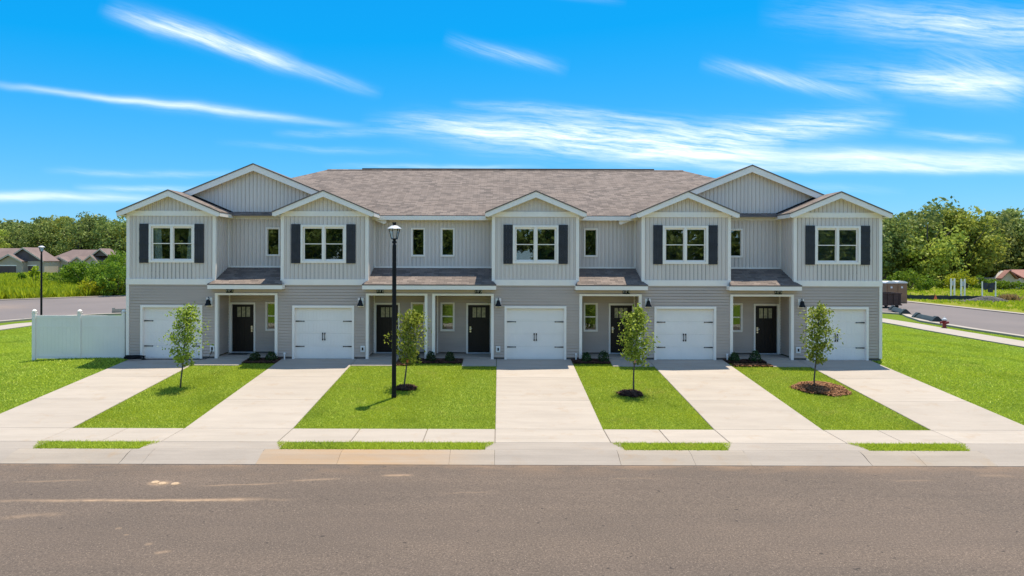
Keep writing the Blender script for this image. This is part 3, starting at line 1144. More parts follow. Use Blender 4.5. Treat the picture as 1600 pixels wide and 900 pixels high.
EY, EZ = 0.93, 5.90                               # main eave
RDY, RDZ = 7.75, 8.68
BY = 14.6
RX0, RX1 = -8.9, 9.5
EX0, EX1 = -15.38, 15.79
A, B_, C_, D_ = (EX0, EY, EZ), (EX1, EY, EZ), (EX1, BY, EZ), (EX0, BY, EZ)
R0, R1 = (RX0, RDY, RDZ), (RX1, RDY, RDZ)
roof_main = roof_mesh('roof', [[A, B_, R1, R0], [B_, C_, R1], [C_, D_, R0, R1], [D_, A, R0]])
MB().tube([(-7.1, RDY, RDZ + .035), (8.0, RDY, RDZ + .035)], .055, 6).build('ridge_vent', 'black', roof_main)
roof_mesh('ridge_cap', [[(RX0, RDY - .14, RDZ - .03), (RX1, RDY - .14, RDZ - .03), (RX1, RDY, RDZ + .03), (RX0, RDY, RDZ + .03)],
                        [(RX0, RDY, RDZ + .03), (RX1, RDY, RDZ + .03), (RX1, RDY + .14, RDZ - .03), (RX0, RDY + .14, RDZ - .03)]], thick=.02)
# main eave fascia and soffit (front, between the bumps) and round the sides and back
for a, b, gi in UP:
    if gi is None:
        MB().box(a - .3, b + .3, EY - .004, EY + .03, EZ - .20, EZ - .03).build('fascia', 'trim', house)
        MB().box(a + .0, b - .0, EY + .031, RY + .02, EZ - .17, EZ - .14).build('soffit', 'soffit', house)
for x, s_ in ((EX0, 1), (EX1, -1)):
    xa, xb = sorted((x, x + s_ * .03))
    MB().box(xa, xb, 2.6, BY, EZ - .20, EZ - .05).build('fascia', 'trim', house)
    xa, xb = sorted((x + s_ * .031, x + s_ * .42))
    MB().box(xa, xb, 0.4, BY, EZ - .17, EZ - .14).build('soffit', 'soffit', house)
MB().box(EX0, EX1, BY - .03, BY, EZ - .20, EZ - .05).build('fascia', 'trim', house)
MB().box(EX0 + .05, EX1 - .05, 14.15, BY - .035, EZ - .17, EZ - .14).build('soffit', 'soffit', house)


def gable_roof(px, pz, sl, hl, hr, yf, yb, rake_d=0.21):
    """gable roof with front rake boards; (px, pz) ridge, half widths hl/hr, yf front, yb back"""
    pl = [[(px - hl, yf, pz - sl * hl), (px, yf, pz), (px, yb, pz), (px - hl, yb, pz - sl * hl)],
          [(px, yf, pz), (px + hr, yf, pz - sl * hr), (px + hr, yb, pz - sl * hr), (px, yb, pz)]]
    r = roof_mesh('roof', pl)
    for s_, hw in ((-1, hl), (1, hr)):
        e = 0.04
        rk = MB()
        y0 = yf + .022
        p1 = (px, y0, pz - .045)
        p2 = (px + s_ * (hw - .015), y0, pz - sl * (hw - .015) - .045)
        p3 = (p2[0], y0, p2[2] - rake_d * .62)
        k = .10
        p4 = (px + s_ * (hw - .015 - k), y0, p3[2] - .03)
        p5 = (px, y0, pz - .045 - rake_d * 1.12)
        pts = [p1, p2, p3, p4, p5]
        if s_ > 0:
            pts = pts[::-1]
        rk.prism(pts, (0, .035, 0))
        rk.build('rake_board', 'trim', house)
        # sloped soffit under the rake overhang
        so = MB()
        wy = min(0.0 if yf < 0 else RY, yf + .36) - .001
        z_off = -.045 - rake_d * .80
        so.quad((px, y0 + .036, pz + z_off), (px + s_ * hw * .98, y0 + .036, pz - sl * hw * .98 + z_off),
                (px + s_ * hw * .98, wy, pz - sl * hw * .98 + z_off), (px, wy, pz + z_off))
        so.build('soffit', 'soffit', house)
    return r


SP, SS = 6.83, 0.424
for i, (a, b) in enumerate(BUMP):
    c = (a + b) / 2
    hw = (b - a) / 2 + .30
    yb = RY + .03 if i in (0, 4) else 3.25
    gable_roof(c, SP, SS, hw, hw, -0.32, yb)
    Wall((0, 0.0, 0), XD, YN).board(a + .02, b - .02, EAVE + .18, lambda u: max(EAVE + .18, SP - .10 - SS * abs(u - c))).build('siding_up', 'gable')
    MB().box(a - .03, b + .03, -0.045, 0.04, EAVE - .015, EAVE + .19).build('frieze_board', 'trim', house)
    for s_, x in ((-1, a), (1, b)):
        # side eave: fascia and flat soffit
        xe = c + s_ * hw
        ze = SP - SS * hw
        xa, xb = sorted((xe - s_ * .004, xe - s_ * .03))
        MB().box(xa, xb, -0.26, RY + .0, ze - .19, ze - .045).build('fascia', 'trim', house)
        xa, xb = sorted((x, xe - s_ * .031))
        MB().box(xa, xb, -0.26, RY - .01, ze - .165, ze - .14).build('soffit', 'soffit', house)
for gi, (px, pz) in enumerate(GP):
    hl, hr = (5.05, 5.6) if gi == 0 else (5.6, 5.15)
    gable_roof(px, pz, GS, hl, hr, RY - .30, 6.6, 0.24)
# step flashing where the end bump roofs meet the broad gables
for i in (0, 4):
    a, b = BUMP[i]
    c = (a + b) / 2
    s_ = 1 if i == 0 else -1
    hw = (b - a) / 2 + .30
    MB().tube([(c + s_ * .2, RY - .035, SP - SS * .2 + .03), (c + s_ * hw, RY - .035, SP - SS * hw + .03)], .03, 4).build('flashing', 'black', house)

# ---- porch roofs
PZ0, PZ1, PYF = 3.06, 3.70, -0.40
for (a, b, gi) in UP:
    sl = (PZ1 - PZ0) / (RY - PYF)
    zw = PZ0 + sl * (0 - PYF)
    e = .16
    roof_mesh('porch_roof', [[(a - e, PYF, PZ0), (b + e, PYF, PZ0), (b, -0.005, zw - .003), (b, RY, PZ1), (a, RY, PZ1), (a, -0.005, zw - .003)]])
    MB().box(a - e + .01, b + e - .01, PYF + .005, PYF + .035, PZ0 - .21, PZ0 - .035).build('fascia', 'trim', house)
    MB().box(a - e + .02, b + e - .02, PYF + .036, -0.048, PZ0 - .19, PZ0 - .165).build('soffit', 'soffit', house)
    for s_, x in ((-1, a), (1, b)):
        xx = x + s_ * (e - .011)
        xa, xb = sorted((xx, xx - s_ * .03))
        MB().box(xa, xb, PYF + .036, -0.02, PZ0 - .21, PZ0 - .03).build('fascia', 'trim', house)


# ---- windows
def frame_rect(mb, x0, x1, z0, z1, w, y0, y1):
    mb.box(x0, x0 + w, y0, y1, z0, z1)
    mb.box(x1 - w, x1, y0, y1, z0, z1)
    mb.box(x0 + w, x1 - w, y0, y1, z1 - w, z1)
    mb.box(x0 + w, x1 - w, y0, y1, z0, z0 + w)


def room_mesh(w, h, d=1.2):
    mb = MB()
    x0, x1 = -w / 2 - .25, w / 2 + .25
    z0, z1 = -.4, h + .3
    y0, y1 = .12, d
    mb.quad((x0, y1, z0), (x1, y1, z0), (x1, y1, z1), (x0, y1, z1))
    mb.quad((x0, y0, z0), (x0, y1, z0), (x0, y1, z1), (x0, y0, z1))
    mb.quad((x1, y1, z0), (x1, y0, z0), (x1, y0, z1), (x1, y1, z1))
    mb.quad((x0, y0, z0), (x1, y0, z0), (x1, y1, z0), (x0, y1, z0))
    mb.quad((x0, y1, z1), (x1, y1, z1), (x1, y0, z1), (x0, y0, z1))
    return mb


def double_window():
    mb = MB()
    W_, Hh = 1.84, 1.54
    frame_rect(mb, -W_ / 2, W_ / 2, 0, Hh, .085, -0.050, 0.01)     # casing
    frame_rect(mb, -.83, .83, .085, Hh - .085, .035, 0.011, .07)
    mb.box(-.055, .055, -.046, .07, .085, Hh - .085)                # mullion
    return mb.mesh('window', 'trim')


def sash(x0, x1, z0, z1, y):
    mb = MB()
    frame_rect(mb, x0, x1, z0, z1, .032, y, y + .028)
    return mb


def pane(x0, x1, z0, z1, y):
    return MB().box(x0, x1, y, y + .006, z0, z1)


def copy_obj(o, parent, loc=None):
    c = o.copy()
    col.objects.link(c)
    c.parent = parent
    if loc is not None:
        c.location = loc
    return c


win_me = double_window()
sash_me, pane_me = [], []
for (xa, xb) in ((-.80, -.05), (.05, .80)):
    for (za, zb, y) in ((.12, .785, .030), (.755, 1.42, .012)):
        sash_me.append(sash(xa, xb, za, zb, y).mesh('sash', 'trim'))
        pane_me.append(pane(xa + .03, xb - .03, za + .03, zb - .03, y + .011).mesh('pane', 'glass'))
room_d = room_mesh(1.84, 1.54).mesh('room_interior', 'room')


def curtain_mesh(x0, x1, z0, z1, y, folds=7, pinch=0.0):
    mb = MB()
    n = folds * 6
    pts = []
    for i in range(n + 1):
        t = i / n
        pts.append((x0 + (x1 - x0) * t, y + .025 * math.sin(t * folds * 2 * math.pi)))
    rows = [z0, z0 + (z1 - z0) * .5, z1]
    for (xa, ya), (xb, yb) in zip(pts[:-1], pts[1:]):
        for k in range(2):
            sa = 1 - pinch * (1 - k)
            sb = 1 - pinch * (1 - (k + 1) / 1) if k == 0 else 1
            mb.quad((x0 + (xa - x0) * (1 - pinch * (1 - rows.index(rows[k]) / 2)), ya, rows[k]), (x0 + (xb - x0) * (1 - pinch * (1 - k / 2)), yb, rows[k]),
                    (x0 + (xb - x0) * (1 - pinch * (1 - (k + 1) / 2)), yb, rows[k + 1]), (x0 + (xa - x0) * (1 - pinch * (1 - (k + 1) / 2)), ya, rows[k + 1]))
    return mb


for i, c in enumerate(BC):
    w = link('window', win_me, house, (c, 0, 3.90))
    for s_, p_ in zip(sash_me, pane_me):
        link('sash', s_, w)
        link('pane', p_, w)
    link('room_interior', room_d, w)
    if i == 0:
        curtain_mesh(-.80, -.52, .0, 1.5, .16, 4, -.25).build('curtain', 'curtain', w)
        curtain_mesh(.80, .62, .0, 1.5, .16, 3, -.6).build('curtain', 'curtain', w)
        tag(w, 'upstairs window with pale curtains drawn to its sides')
    if i == 4:
        for k in range(26):
            z = .12 + k * .051
            mb = MB().prism([(-.79, .13, z), (-.79, .165, z + .022), (-.79, .167, z + .019), (-.79, .132, z - .003)], (1.58, 0, 0))
            mb.build('blind_slat', 'blind', w)
        tag(w, 'upstairs window with a lowered blind behind the glass')
    # shutters
    for s_ in (-1, 1):
        mb = MB()
        x0 = c + s_ * 1.115
        for k in range(3):
            mb.box(x0 - .185 + k * .1245, x0 - .185 + k * .1245 + .121, -.052, -.021, 3.885, 5.465)
        for zz in (4.08, 4.66, 5.24):
            mb.box(x0 - .182, x0 + .182, -.070, -.0525, zz - .05, zz + .05)
        mb.build('shutter', 'shutter', house)

# small upstairs windows (single lite)
mb = MB()
frame_rect(mb, -.30, .30, 0, 1.22, .06, -.045, .01)
frame_rect(mb, -.25, .25, .05, 1.17, .03, .011, .06)
small_up = mb.mesh('window', 'trim')
pane_up = pane(-.222, .222, .078, 1.142, .03).mesh('pane', 'glass')
room_s = room_mesh(.6, 1.22).mesh('room_interior', 'room')
mb = MB()
frame_rect(mb, -.30, .30, 0, 1.22, .06, -.045, .01)
frame_rect(mb, -.25, .25, .05, 1.17, .03, .011, .06)
mb.box(-.22, .22, .005, .045, .60, .645)
small_lo = mb.mesh('window', 'trim')
pane_l1 = pane(-.222, .222, .078, .605, .03).mesh('pane', 'glass')
pane_l2 = pane(-.222, .222, .64, 1.142, .018).mesh('pane', 'glass')
for x in SMALLX:
    w = link('window', small_up, house, (x, RY, 4.17))
    link('pane', pane_up, w)
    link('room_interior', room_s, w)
    w = link('window', small_lo, house, (x, RY - .012, 1.02))
    link('pane', pane_l1, w)
    link('pane', pane_l2, w)
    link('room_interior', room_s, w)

# ---- garage doors
mb = MB()
t_ = .09
mb.box(-GDW - t_ + .01, -GDW + .01, -.056, .05, 0.01, GDH + t_)
mb.box(GDW - .01, GDW + t_ - .01, -.056, .05, 0.01, GDH + t_)
mb.box(-GDW + .01, GDW - .01, -.056, .05, GDH - .005, GDH + t_)
mb.box(-GDW - .05, -GDW + .012, .051, .2, 0, GDH)
mb.box(GDW - .012, GDW + .05, .051, .2, 0, GDH)
mb.box(-GDW, GDW, .12, .2, GDH - .03, GDH + .04)
gar_me = mb.mesh('garage_door', 'trim')
SEC = (GDH - .03) / 4


def section():
    mb = MB()
    w = GDW - .012
    mb.box(-w, w, .075, .115, .0015, SEC - .0015)
    # stamped carriage-style relief: four fields of narrow planks inside raised rails
    fw = 2 * w / 4
    for k in range(4):
        xa = -w + k * fw + .035
        xb = -w + (k + 1) * fw - .035
        n = 4
        pw = (xb - xa) / n
        for j in range(n):
            mb.box(xa + j * pw + .006, xa + (j + 1) * pw - .006, .070, .0749, .075, SEC - .075)
        mb.box(xa - .014, xb + .014, .069, .0749, .035, .060)
        mb.box(xa - .014, xb + .014, .069, .0749, SEC - .060, SEC - .035)
    return mb.mesh('panel', 'garage')


sec_me = section()
hinge = MB()
hinge.prism([(0, .052, -.022), (.30, .052, -.012), (.345, .052, -.022), (.365, .052, 0), (.345, .052, .022), (.30, .052, .012), (0, .052, .022)], (0, .013, 0))
hinge_me = hinge.mesh('strap_hinge', 'black')
hnd = MB()
hnd.tube([(0, .055, -.12), (0, .02, -.09), (0, .02, .09), (0, .055, .12)], .013, 6)
hnd.box(-.022, .022, .050, .066, -.155, -.09)
hnd.box(-.022, .022, .050, .066, .09, .155)
handle_me = hnd.mesh('handle', 'black')
for c in BC:
    gd = link('garage_door', gar_me, house, (c, 0, 0))
    for k in range(4):
        link('panel', sec_me, gd, (0, 0, .012 + k * SEC))
    for z in (SEC * 1 + .012 - .01, SEC * 3 + .012 - .02):
        a_ = link('strap_hinge', hinge_me, gd, (-GDW + .03, 0, z))
        b_ = link('strap_hinge', hinge_me, gd, (GDW - .03, 0, z))
        b_.rotation_euler = (0, math.pi, 0)
    for s_ in (-.045, .045):
        link('handle', handle_me, gd, (s_, 0, 1.0 - .08))

# ---- entry doors
mb = MB()
DW, DHt = .46, 2.04
frame_rect(mb, -DW - .075, DW + .075, -.08, DHt + .075, .073, -.06, .02)
mb.box(-DW, DW, .0, .1, -.08, -.0)
dfr_me = mb.mesh('door_frame', 'trim')
mb = MB()
mb.box(-DW + .004, DW - .004, .030, .07, .012, 1.50)
mb.box(-DW + .004, DW - .004, .030, .07, 1.92, DHt)
mb.box(-DW + .004, -.285, .030, .07, 1.5002, 1.9198)
mb.box(.285, DW - .004, .030, .07, 1.5002, 1.9198)
mb.box(-.115, -.075, .030, .07, 1.5002, 1.9198)
mb.box(.075, .115, .030, .07, 1.5002, 1.9198)
for xa, xb in ((-.40, -.29), (-.055, .055), (.29, .40)):         # stiles
    mb.box(xa, xb, .018, .0299, .25, 1.40)
mb.box(-.43, .43, .018, .0299, .05, .25)
mb.box(-.43, .43, .012, .0299, 1.40, 1.47)
for xa in (-.20, .17):
    mb.box(xa - .02, xa + .03, .024, .0299, .25, 1.40)
door_me = mb.mesh('door', 'door')
dpane = MB().box(-.085, .085, .044, .052, 1.49, 1.93).mesh('pane', 'frosted')
kn = MB()
kn.box(-.035, .035, .008, .018, -.10, .06)
kn.tube([(0, .012, -.02), (0, -.035, -.02), (.07, -.04, -.02)], .014, 8)
knob_me = kn.mesh('handle', 'nickel')
db = MB()
db.tube([(0, .03, 0), (0, -.005, 0)], .036, 12)
db_me = db.mesh('deadbolt', 'nickel')
for i, x in enumerate(DOORX):
    dfr = link('door_frame', dfr_me, house, (x, RY, .10))
    d_ = link('door', door_me, house, (x, RY, .10))
    for k in (-.185, 0, .185):
        link('pane', dpane, d_, (k, 0, 0))
    hx = .36 if i < 2 else -.36
    link('handle', knob_me, d_, (hx, 0, 1.06))
    link('deadbolt', db_me, d_, (hx, .012, .90))
    MB().box(x - .47, x + .47, RY - .07, RY + .05, .088, .125).build('threshold', 'silver', house)

# ------------------------------------------------------------------ things on the facade
ORD = ['leftmost', 'second from left', 'middle', 'second from right', 'rightmost']


def wall_lantern(x, z, yaw, label):
    t = empty('wall_lantern', (x, -.025, z))
    tag(t, label, 'lantern', 'wall lanterns beside the garage doors')
    MB().box(-.115, .115, -.045, -.004, -.18, .18).build('mounting_block', 'trim', t)
    b = MB()
    b.lathe([(.05, -.10), (.055, -.10), (.13, -.13), (.132, -.122), (.085, -.02), (.065, .07), (.055, .10), (.03, .115)], 16, (0, -.16))
    b.build('lamp_shade', 'black', t, smooth=False)
    a = MB()
    a.tube([(0, -.045, .03), (0, -.06, .17), (0, -.10, .21), (0, -.15, .19), (0, -.16, .10)], .012, 8)
    a.lathe([(.05, -.035), (.05, .07)], 12, (0, -.05))
    a.build('bracket_arm', 'black', t)


LX = [-11.69, -5.58, -0.03, 6.00, 12.18]
for i, x in enumerate(LX):
    side = 'right' if i < 2 else 'left'
    wall_lantern(x, 2.31, 0, f'black barn lantern on a white block {side} of the {ORD[i]} garage door')

for i, x in enumerate([-11.57, -5.50, -0.03, 5.93, 12.08]):
    t = empty('electrical_outlet', (x, -.025, .44))
    side = 'right' if i < 2 else 'left'
    tag(t, f'small white outlet box low on the wall {side} of the {ORD[i]} garage door', 'outlet', 'outlet boxes low on the front wall')
    MB().box(-.085, .085, -.045, -.004, -.125, .125).build('mounting_block', 'plastic', t)
    MB().box(-.032, .032, -.062, -.046, -.06, .055).build('outlet_cover', 'black', t)
# cord hanging from the first outlet and coiled at the corner
MB().tube([(-11.57, -.06, .40), (-11.60, -.12, .22), (-11.66, -.16, .09), (-11.80, -.2, .035), (-12.3, -.24, .022), (-13.4, -.22, .02), (-14.3, -.28, .02)], .016, 6).build('power_cord', 'black')
tag(bpy.data.objects['power_cord'], 'black cord plugged into leftmost outlet and lying along the garage sill', 'cord')
hz_ = []
for k in range(70):
    w = k * .36
    r = .30 + .04 * math.sin(k * 1.7)
    hz_.append((-14.55 + r * 1.25 * math.cos(w), -.33 + r * .55 * math.sin(w), .04 + .0022 * k))
tag(MB().tube(hz_, .017, 5).build('garden_hose', 'black'), 'dark hose coiled on the concrete at the left house corner', 'hose')


def text_mesh(s, size):
    cu = bpy.data.curves.new('txt', 'FONT')
    cu.body = s
    cu.size = size
    cu.align_x = 'CENTER'
    cu.align_y = 'CENTER'
    cu.extrude = 0.004
    cu.resolution_u = 3
    o = bpy.data.objects.new('txt', cu)
    col.objects.link(o)
    dg = bpy.context.evaluated_depsgraph_get()
    me = bpy.data.meshes.new_from_object(o.evaluated_get(dg))
    bpy.data.objects.remove(o)
    me.materials.clear()
    me.materials.append(M['digit'])
    return me


for i, x in enumerate([-10.88, -4.80, -0.84, 5.13, 11.27]):
    t = empty('house_number_plaque', (x, -.018, 2.765))
    tag(t, f'black house number plaque reading 117 {i + 1} above the {ORD[i]} porch opening', 'plaque', 'house number plaques')
    MB().box(-.145, .145, -.034, -.018, -.085, .085).build('plate', 'black', t)
    o = link('lettering', text_mesh(f'117 {i + 1}', .125), t, (0, -.036, 0))
    o.rotation_euler = (math.radians(90), 0, 0)

for i, (x, lab) in enumerate([(-8.62, 'white cleanout pipe by the wall between first porch and second garage'),
                              (3.10, 'white cleanout pipe between the middle garage and its right porch'),
                              (9.18, 'white cleanout pipe right of the fourth garage door')]):
    t = MB()
    t.lathe([(.028, -.1), (.028, .20), (.042, .20), (.042, .26), (.03, .27)], 12)
    tag(t.build('cleanout_pipe', 'plastic', None, (x, -.16, 0.02)), lab, 'pipe', 'cleanout pipes')
tag(MB().box(-.38, .38, -.25, .25, 0, .015).build('door_mat', 'mat', None, (-10.83, .92, .0875)), 'dark door mat in front of the leftmost entry door', 'mat')

# ------------------------------------------------------------------ walks and planting beds
WALK = [(-11.92, -10.10), (-5.75, -4.05), (-1.45, -0.10), (4.42, 6.02), (10.62, 12.08)]
for a, b in WALK:
    o = struct(MB().box(a + .03, b - .03, -1.1, -.02, -.25, hz(-1.1) + .0).build('path', 'joint'))
    slab(a, b, -1.14, .0, top=CZ + .005).build('slab', 'concrete', o)

rng = np.random.default_rng(3)


def chips(n, fx, sx, thick, mat, name, L=(.05, .14), Wd=.014, zs=.03):
    """loose strands scattered on points given by fx(n) -> (n,3)"""
    P = fx(n)
    n = len(P)
    ang = rng.uniform(0, 2 * np.pi, n)
    tilt = rng.uniform(-.35, .35, n)
    ln = rng.uniform(L[0], L[1], n) / 2
    d = np.stack([np.cos(ang) * np.cos(tilt), np.sin(ang) * np.cos(tilt), np.sin(tilt)], 1) * ln[:, None]
    w = np.stack([-np.sin(ang), np.cos(ang), rng.uniform(-.6, .6, n)], 1) * (Wd * rng.uniform(.6, 1.4, n))[:, None]
    P = P + np.array([0, 0, 1]) * rng.uniform(0, zs, n)[:, None]
    v = np.stack([P - d - w, P + d - w, P + d + w, P - d + w], 1).reshape(-1, 3)
    f_ = np.arange(len(v)).reshape(-1, 4)
    return np_mesh(name, v, f_, mat)


def bed_obj(name, x0, x1, y0, y1, mat, label, n=2600):
    def pts(k):
        x = rng.uniform(x0, x1, k)
        y = rng.uniform(y0, y1, k)
        edge = 0.05 * np.sin(x * 9) + .03 * np.sin(x * 23)
        y = np.clip(y, y0 + edge * .8, None)
        z = np.array([hz(b) for b in y]) + .035
        return np.stack([x, y, z], 1)
    me = chips(n, pts, None, 0, mat, name)
    o = link(name, me)
    tag(o, label, 'mulch', None, 'stuff')
    s_ = MB()
    s_.box(x0, x1, y0 + .05, y1, -.3, hz(y0) + .03)
    s_.build('soil', mat, o)
    return o


BEDS = [(-10.08, -8.80, -.78, 0), (-4.03, -1.47, -.75, 0), (2.94, 4.40, -.72, 0), (9.08, 10.60, -.55, 0)]
bl = ['dark mulch bed under the leftmost porch window', 'long dark mulch bed between second and third entry doors',
      'dark mulch bed right of the middle driveway', 'dark mulch bed right of the fourth driveway']
for (x0, x1, y0, y1), l_ in zip(BEDS, bl):
    bed_obj('mulch_bed', x0, x1, y0, y1, 'mulch', l_)
bed_obj('pine_straw_bed', 9.15, 10.62, -1.12, -.80, 'straw', 'brown pine straw strip in front of the rightmost planting bed', 1800)
bed_obj('pine_straw_bed', -4.03, -3.45, -1.10, -.78, 'straw', 'small patch of brown pine straw behind the lamp post', 700)


def shrub_mesh(seed, r=.24, h=.36, n=420):
    rg = np.random.default_rng(seed)
    u = rg.normal(size=(n, 3))
    u /= np.linalg.norm(u, axis=1)[:, None]
    u[:, 2] = np.abs(u[:, 2])
    rad = rg.uniform(.55, 1.08, n) ** .6
    P = u * rad[:, None] * np.array([r, r, h]) + np.array([0, 0, .03])
    return leaf_quads(P, rg, .034, .075, u)


def leaf_quads(P, rg, w, l, nrm=None, jit=.8):
    n = len(P)
    d = rg.normal(size=(n, 3))
    if nrm is not None:
        d = d * jit + nrm
    d /= np.linalg.norm(d, axis=1)[:, None]
    a = rg.normal(size=(n, 3))
    e1 = np.cross(d, a)
    e1 /= np.linalg.norm(e1, axis=1)[:, None]
    e2 = np.cross(d, e1)
    s_ = rg.uniform(.6, 1.35, n)[:, None]
    L_, W_ = e1 * l * s_ * .5, e2 * w * s_ * .5
    v = np.stack([P - L_, P + W_ + d * w * .12, P + L_, P - W_ + d * w * .12], 1).reshape(-1, 3)
    return v, np.arange(len(v)).reshape(-1, 4)


SH = [(-9.73, -.38, 'round dark green shrub near the door in the leftmost mulch bed'),
      (-9.10, -.30, 'round dark green shrub beside the white post in the leftmost mulch bed'),
      (-3.35, -.36, 'dark green shrub behind the lamp post sapling in the long mulch bed'),
      (-2.72, -.34, 'dark green shrub at the post between second and third porches'),
      (-1.95, -.36, 'dark green shrub nearest the third entry door in the long mulch bed'),
      (3.50, -.32, 'dark green shrub at the white post right of the middle driveway'),
      (4.18, -.32, 'dark green shrub near the fourth entry door'),
      (9.42, -.28, 'dark green shrub at the white post right of the fourth driveway'),
      (10.25, -.28, 'dark green shrub near the rightmost entry door')]
for i, (x, y, l_) in enumerate(SH):
    t = empty('shrub', (x, y, hz(y) + .02))
    tag(t, l_, 'shrub', 'shrubs in the front beds')
    v, f_ = shrub_mesh(100 + i, random.uniform(.2, .27), random.uniform(.32, .42))
    link('foliage', np_mesh('foliage', v, f_, 'shrub_leaf'), t)
    mb = MB()
    for k in range(5):
        a_ = k * 1.3
        mb.tube([(0, 0, -.05), (.08 * math.cos(a_), .08 * math.sin(a_), .22)], [.012, .006], 5)
    mb.build('stem', 'bark', t)


# ------------------------------------------------------------------ saplings
def sapling(x, y, hgt, crown_lo, dx_crown, r, seed, label, lean=0.0):
    rg = np.random.default_rng(seed)
    z0 = H0(x, y)
    t = empty('sapling_tree', (x, y, z0))
    tag(t, label, 'sapling', 'young trees in the front lawns')
    n = 9
    tp = []
    for k in range(n):
        f_ = k / (n - 1)
        tp.append(Vector((dx_crown * f_ ** 1.2 + .02 * math.sin(f_ * 9 + seed), .02 * math.sin(f_ * 7 + seed * 2), -.05 + (hgt * .95 + .05) * f_)))
    mb = MB()
    mb.tube(tp, [.026 * (1 - .8 * k / (n - 1)) + .004 for k in range(n)], 8)
    tips = []

    def trunk_at(z):
        f_ = min(max(z / (hgt * .95), 0), 1) * (n - 1)
        k = min(int(f_), n - 2)
        return tp[k].lerp(tp[k + 1], f_ - k)
    nb = 30
    for k in range(nb):
        f_ = (k + rg.uniform(0, .6)) / nb
        z = crown_lo + (hgt * .93 - crown_lo) * f_
        env = r * (math.sin(math.pi * min(1, (.14 + f_ * .80))) ** .65) * rg.uniform(.6, 1.2)
        a_ = k * 2.4 + rg.uniform(-.4, .4)
        p0 = trunk_at(z - .08)
        d = Vector((math.cos(a_), math.sin(a_), rg.uniform(.35, .9)))
        p1 = p0 + d * env * .5
        p2 = p0 + Vector((d.x * env, d.y * env, d.z * env * .85))
        mb.tube([p0, p1, p2], [.011, .007, .003], 5)
        for q in range(3):
            tips.append((p0.lerp(p1, .6 + .4 * rg.random()), env * .34))
            tips.append((p1.lerp(p2, rg.random()), env * .38))
        tips.append((p2, env * .32))
    for q in range(8):
        tips.append((trunk_at(hgt * rg.uniform(.84, 1.0)), .10))
    mb.build('trunk', 'bark', t, smooth=True)
    P = []
    for p, s_ in tips:
        m_ = int(rg.integers(8, 16))
        P.append(np.array(p) + rg.normal(size=(m_, 3)) * max(.05, s_ * .62))
    P = np.concatenate(P)
    P = P[P[:, 2] > crown_lo - .12]
    v, f_ = leaf_quads(P, rg, .050, .095)
    link('crown', np_mesh('crown', v, f_, 'sapling_leaf'), t)
    return t


s1 = sapling(-10.85, -4.3, 2.92, .85, .22, .60, 11, 'thin sapling without mulch in the leftmost front lawn')
s2 = sapling(-3.25, -4.25, 2.75, .90, .30, .55, 12, 'bushy sapling just behind the black lamp post')
s4 = sapling(4.49, -4.8, 3.0, 1.05, .17, .52, 15, 'sapling with a pink ribbon on its trunk in front of the fourth entry door')
s5 = sapling(10.87, -4.1, 2.95, .95, .17, .55, 16, 'sapling standing in the wide pine straw ring of the rightmost lawn')
MB().tube([(.05, 0, 1.02), (.055, 0, 1.10)], .034, 8).build('ribbon', 'pink', s4)
MB().box(.10, .17, -.05, -.04, .88, .98).build('nursery_tag', 'orange', s2)


def ring(x, y, r0, mat, label, n, name, dx_=0.0, ry_=1.0):
    def pts(k):
        a_ = rng.uniform(0, 2 * np.pi, k)
        lim = r0 * (1 + .08 * np.sin(3 * a_ + x) + .06 * np.sin(7 * a_))
        q = np.sqrt(rng.uniform(0, 1, k)) * lim
        px, py = x + dx_ + q * np.cos(a_), y + q * np.sin(a_) * ry_
        z = np.array([H0(i_, j_) for i_, j_ in zip(px, py)]) + .03 + .05 * (1 - (q / r0) ** 2)
        return np.stack([px, py, z], 1)
    o = link(name, chips(n, pts, None, 0, mat, name, (.06, .16), .011))
    tag(o, label, 'mulch', None, 'stuff')
    mb = MB()
    for k in range(28):
        a0, a1 = 2 * math.pi * k / 28, 2 * math.pi * (k + 1) / 28
        f0 = r0 * .93 * (1 + .08 * math.sin(3 * a0 + x))
        f1 = r0 * .93 * (1 + .08 * math.sin(3 * a1 + x))
        p_ = [(x + dx_, y, H0(x, y) + .08)]
        for a_, q in ((a0, f0), (a1, f1)):
            p_.append((x + dx_ + q * math.cos(a_), y + q * math.sin(a_) * ry_, H0(x, y + q * math.sin(a_) * ry_) + .022))
        mb.poly(p_)
    mb.build('soil', mat, o)


ring(11.02, -4.25, .86, 'straw', 'wide ring of brown pine straw round the rightmost sapling', 5200, 'mulch_ring')
ring(-3.22, -4.32, .36, 'mulch', 'small dark mulch ring behind the lamp post', 1100, 'mulch_ring', .05)
ring(4.42, -4.95, .40, 'mulch', 'dark mulch patch at the foot of the ribboned sapling', 1100, 'mulch_ring', -.05)


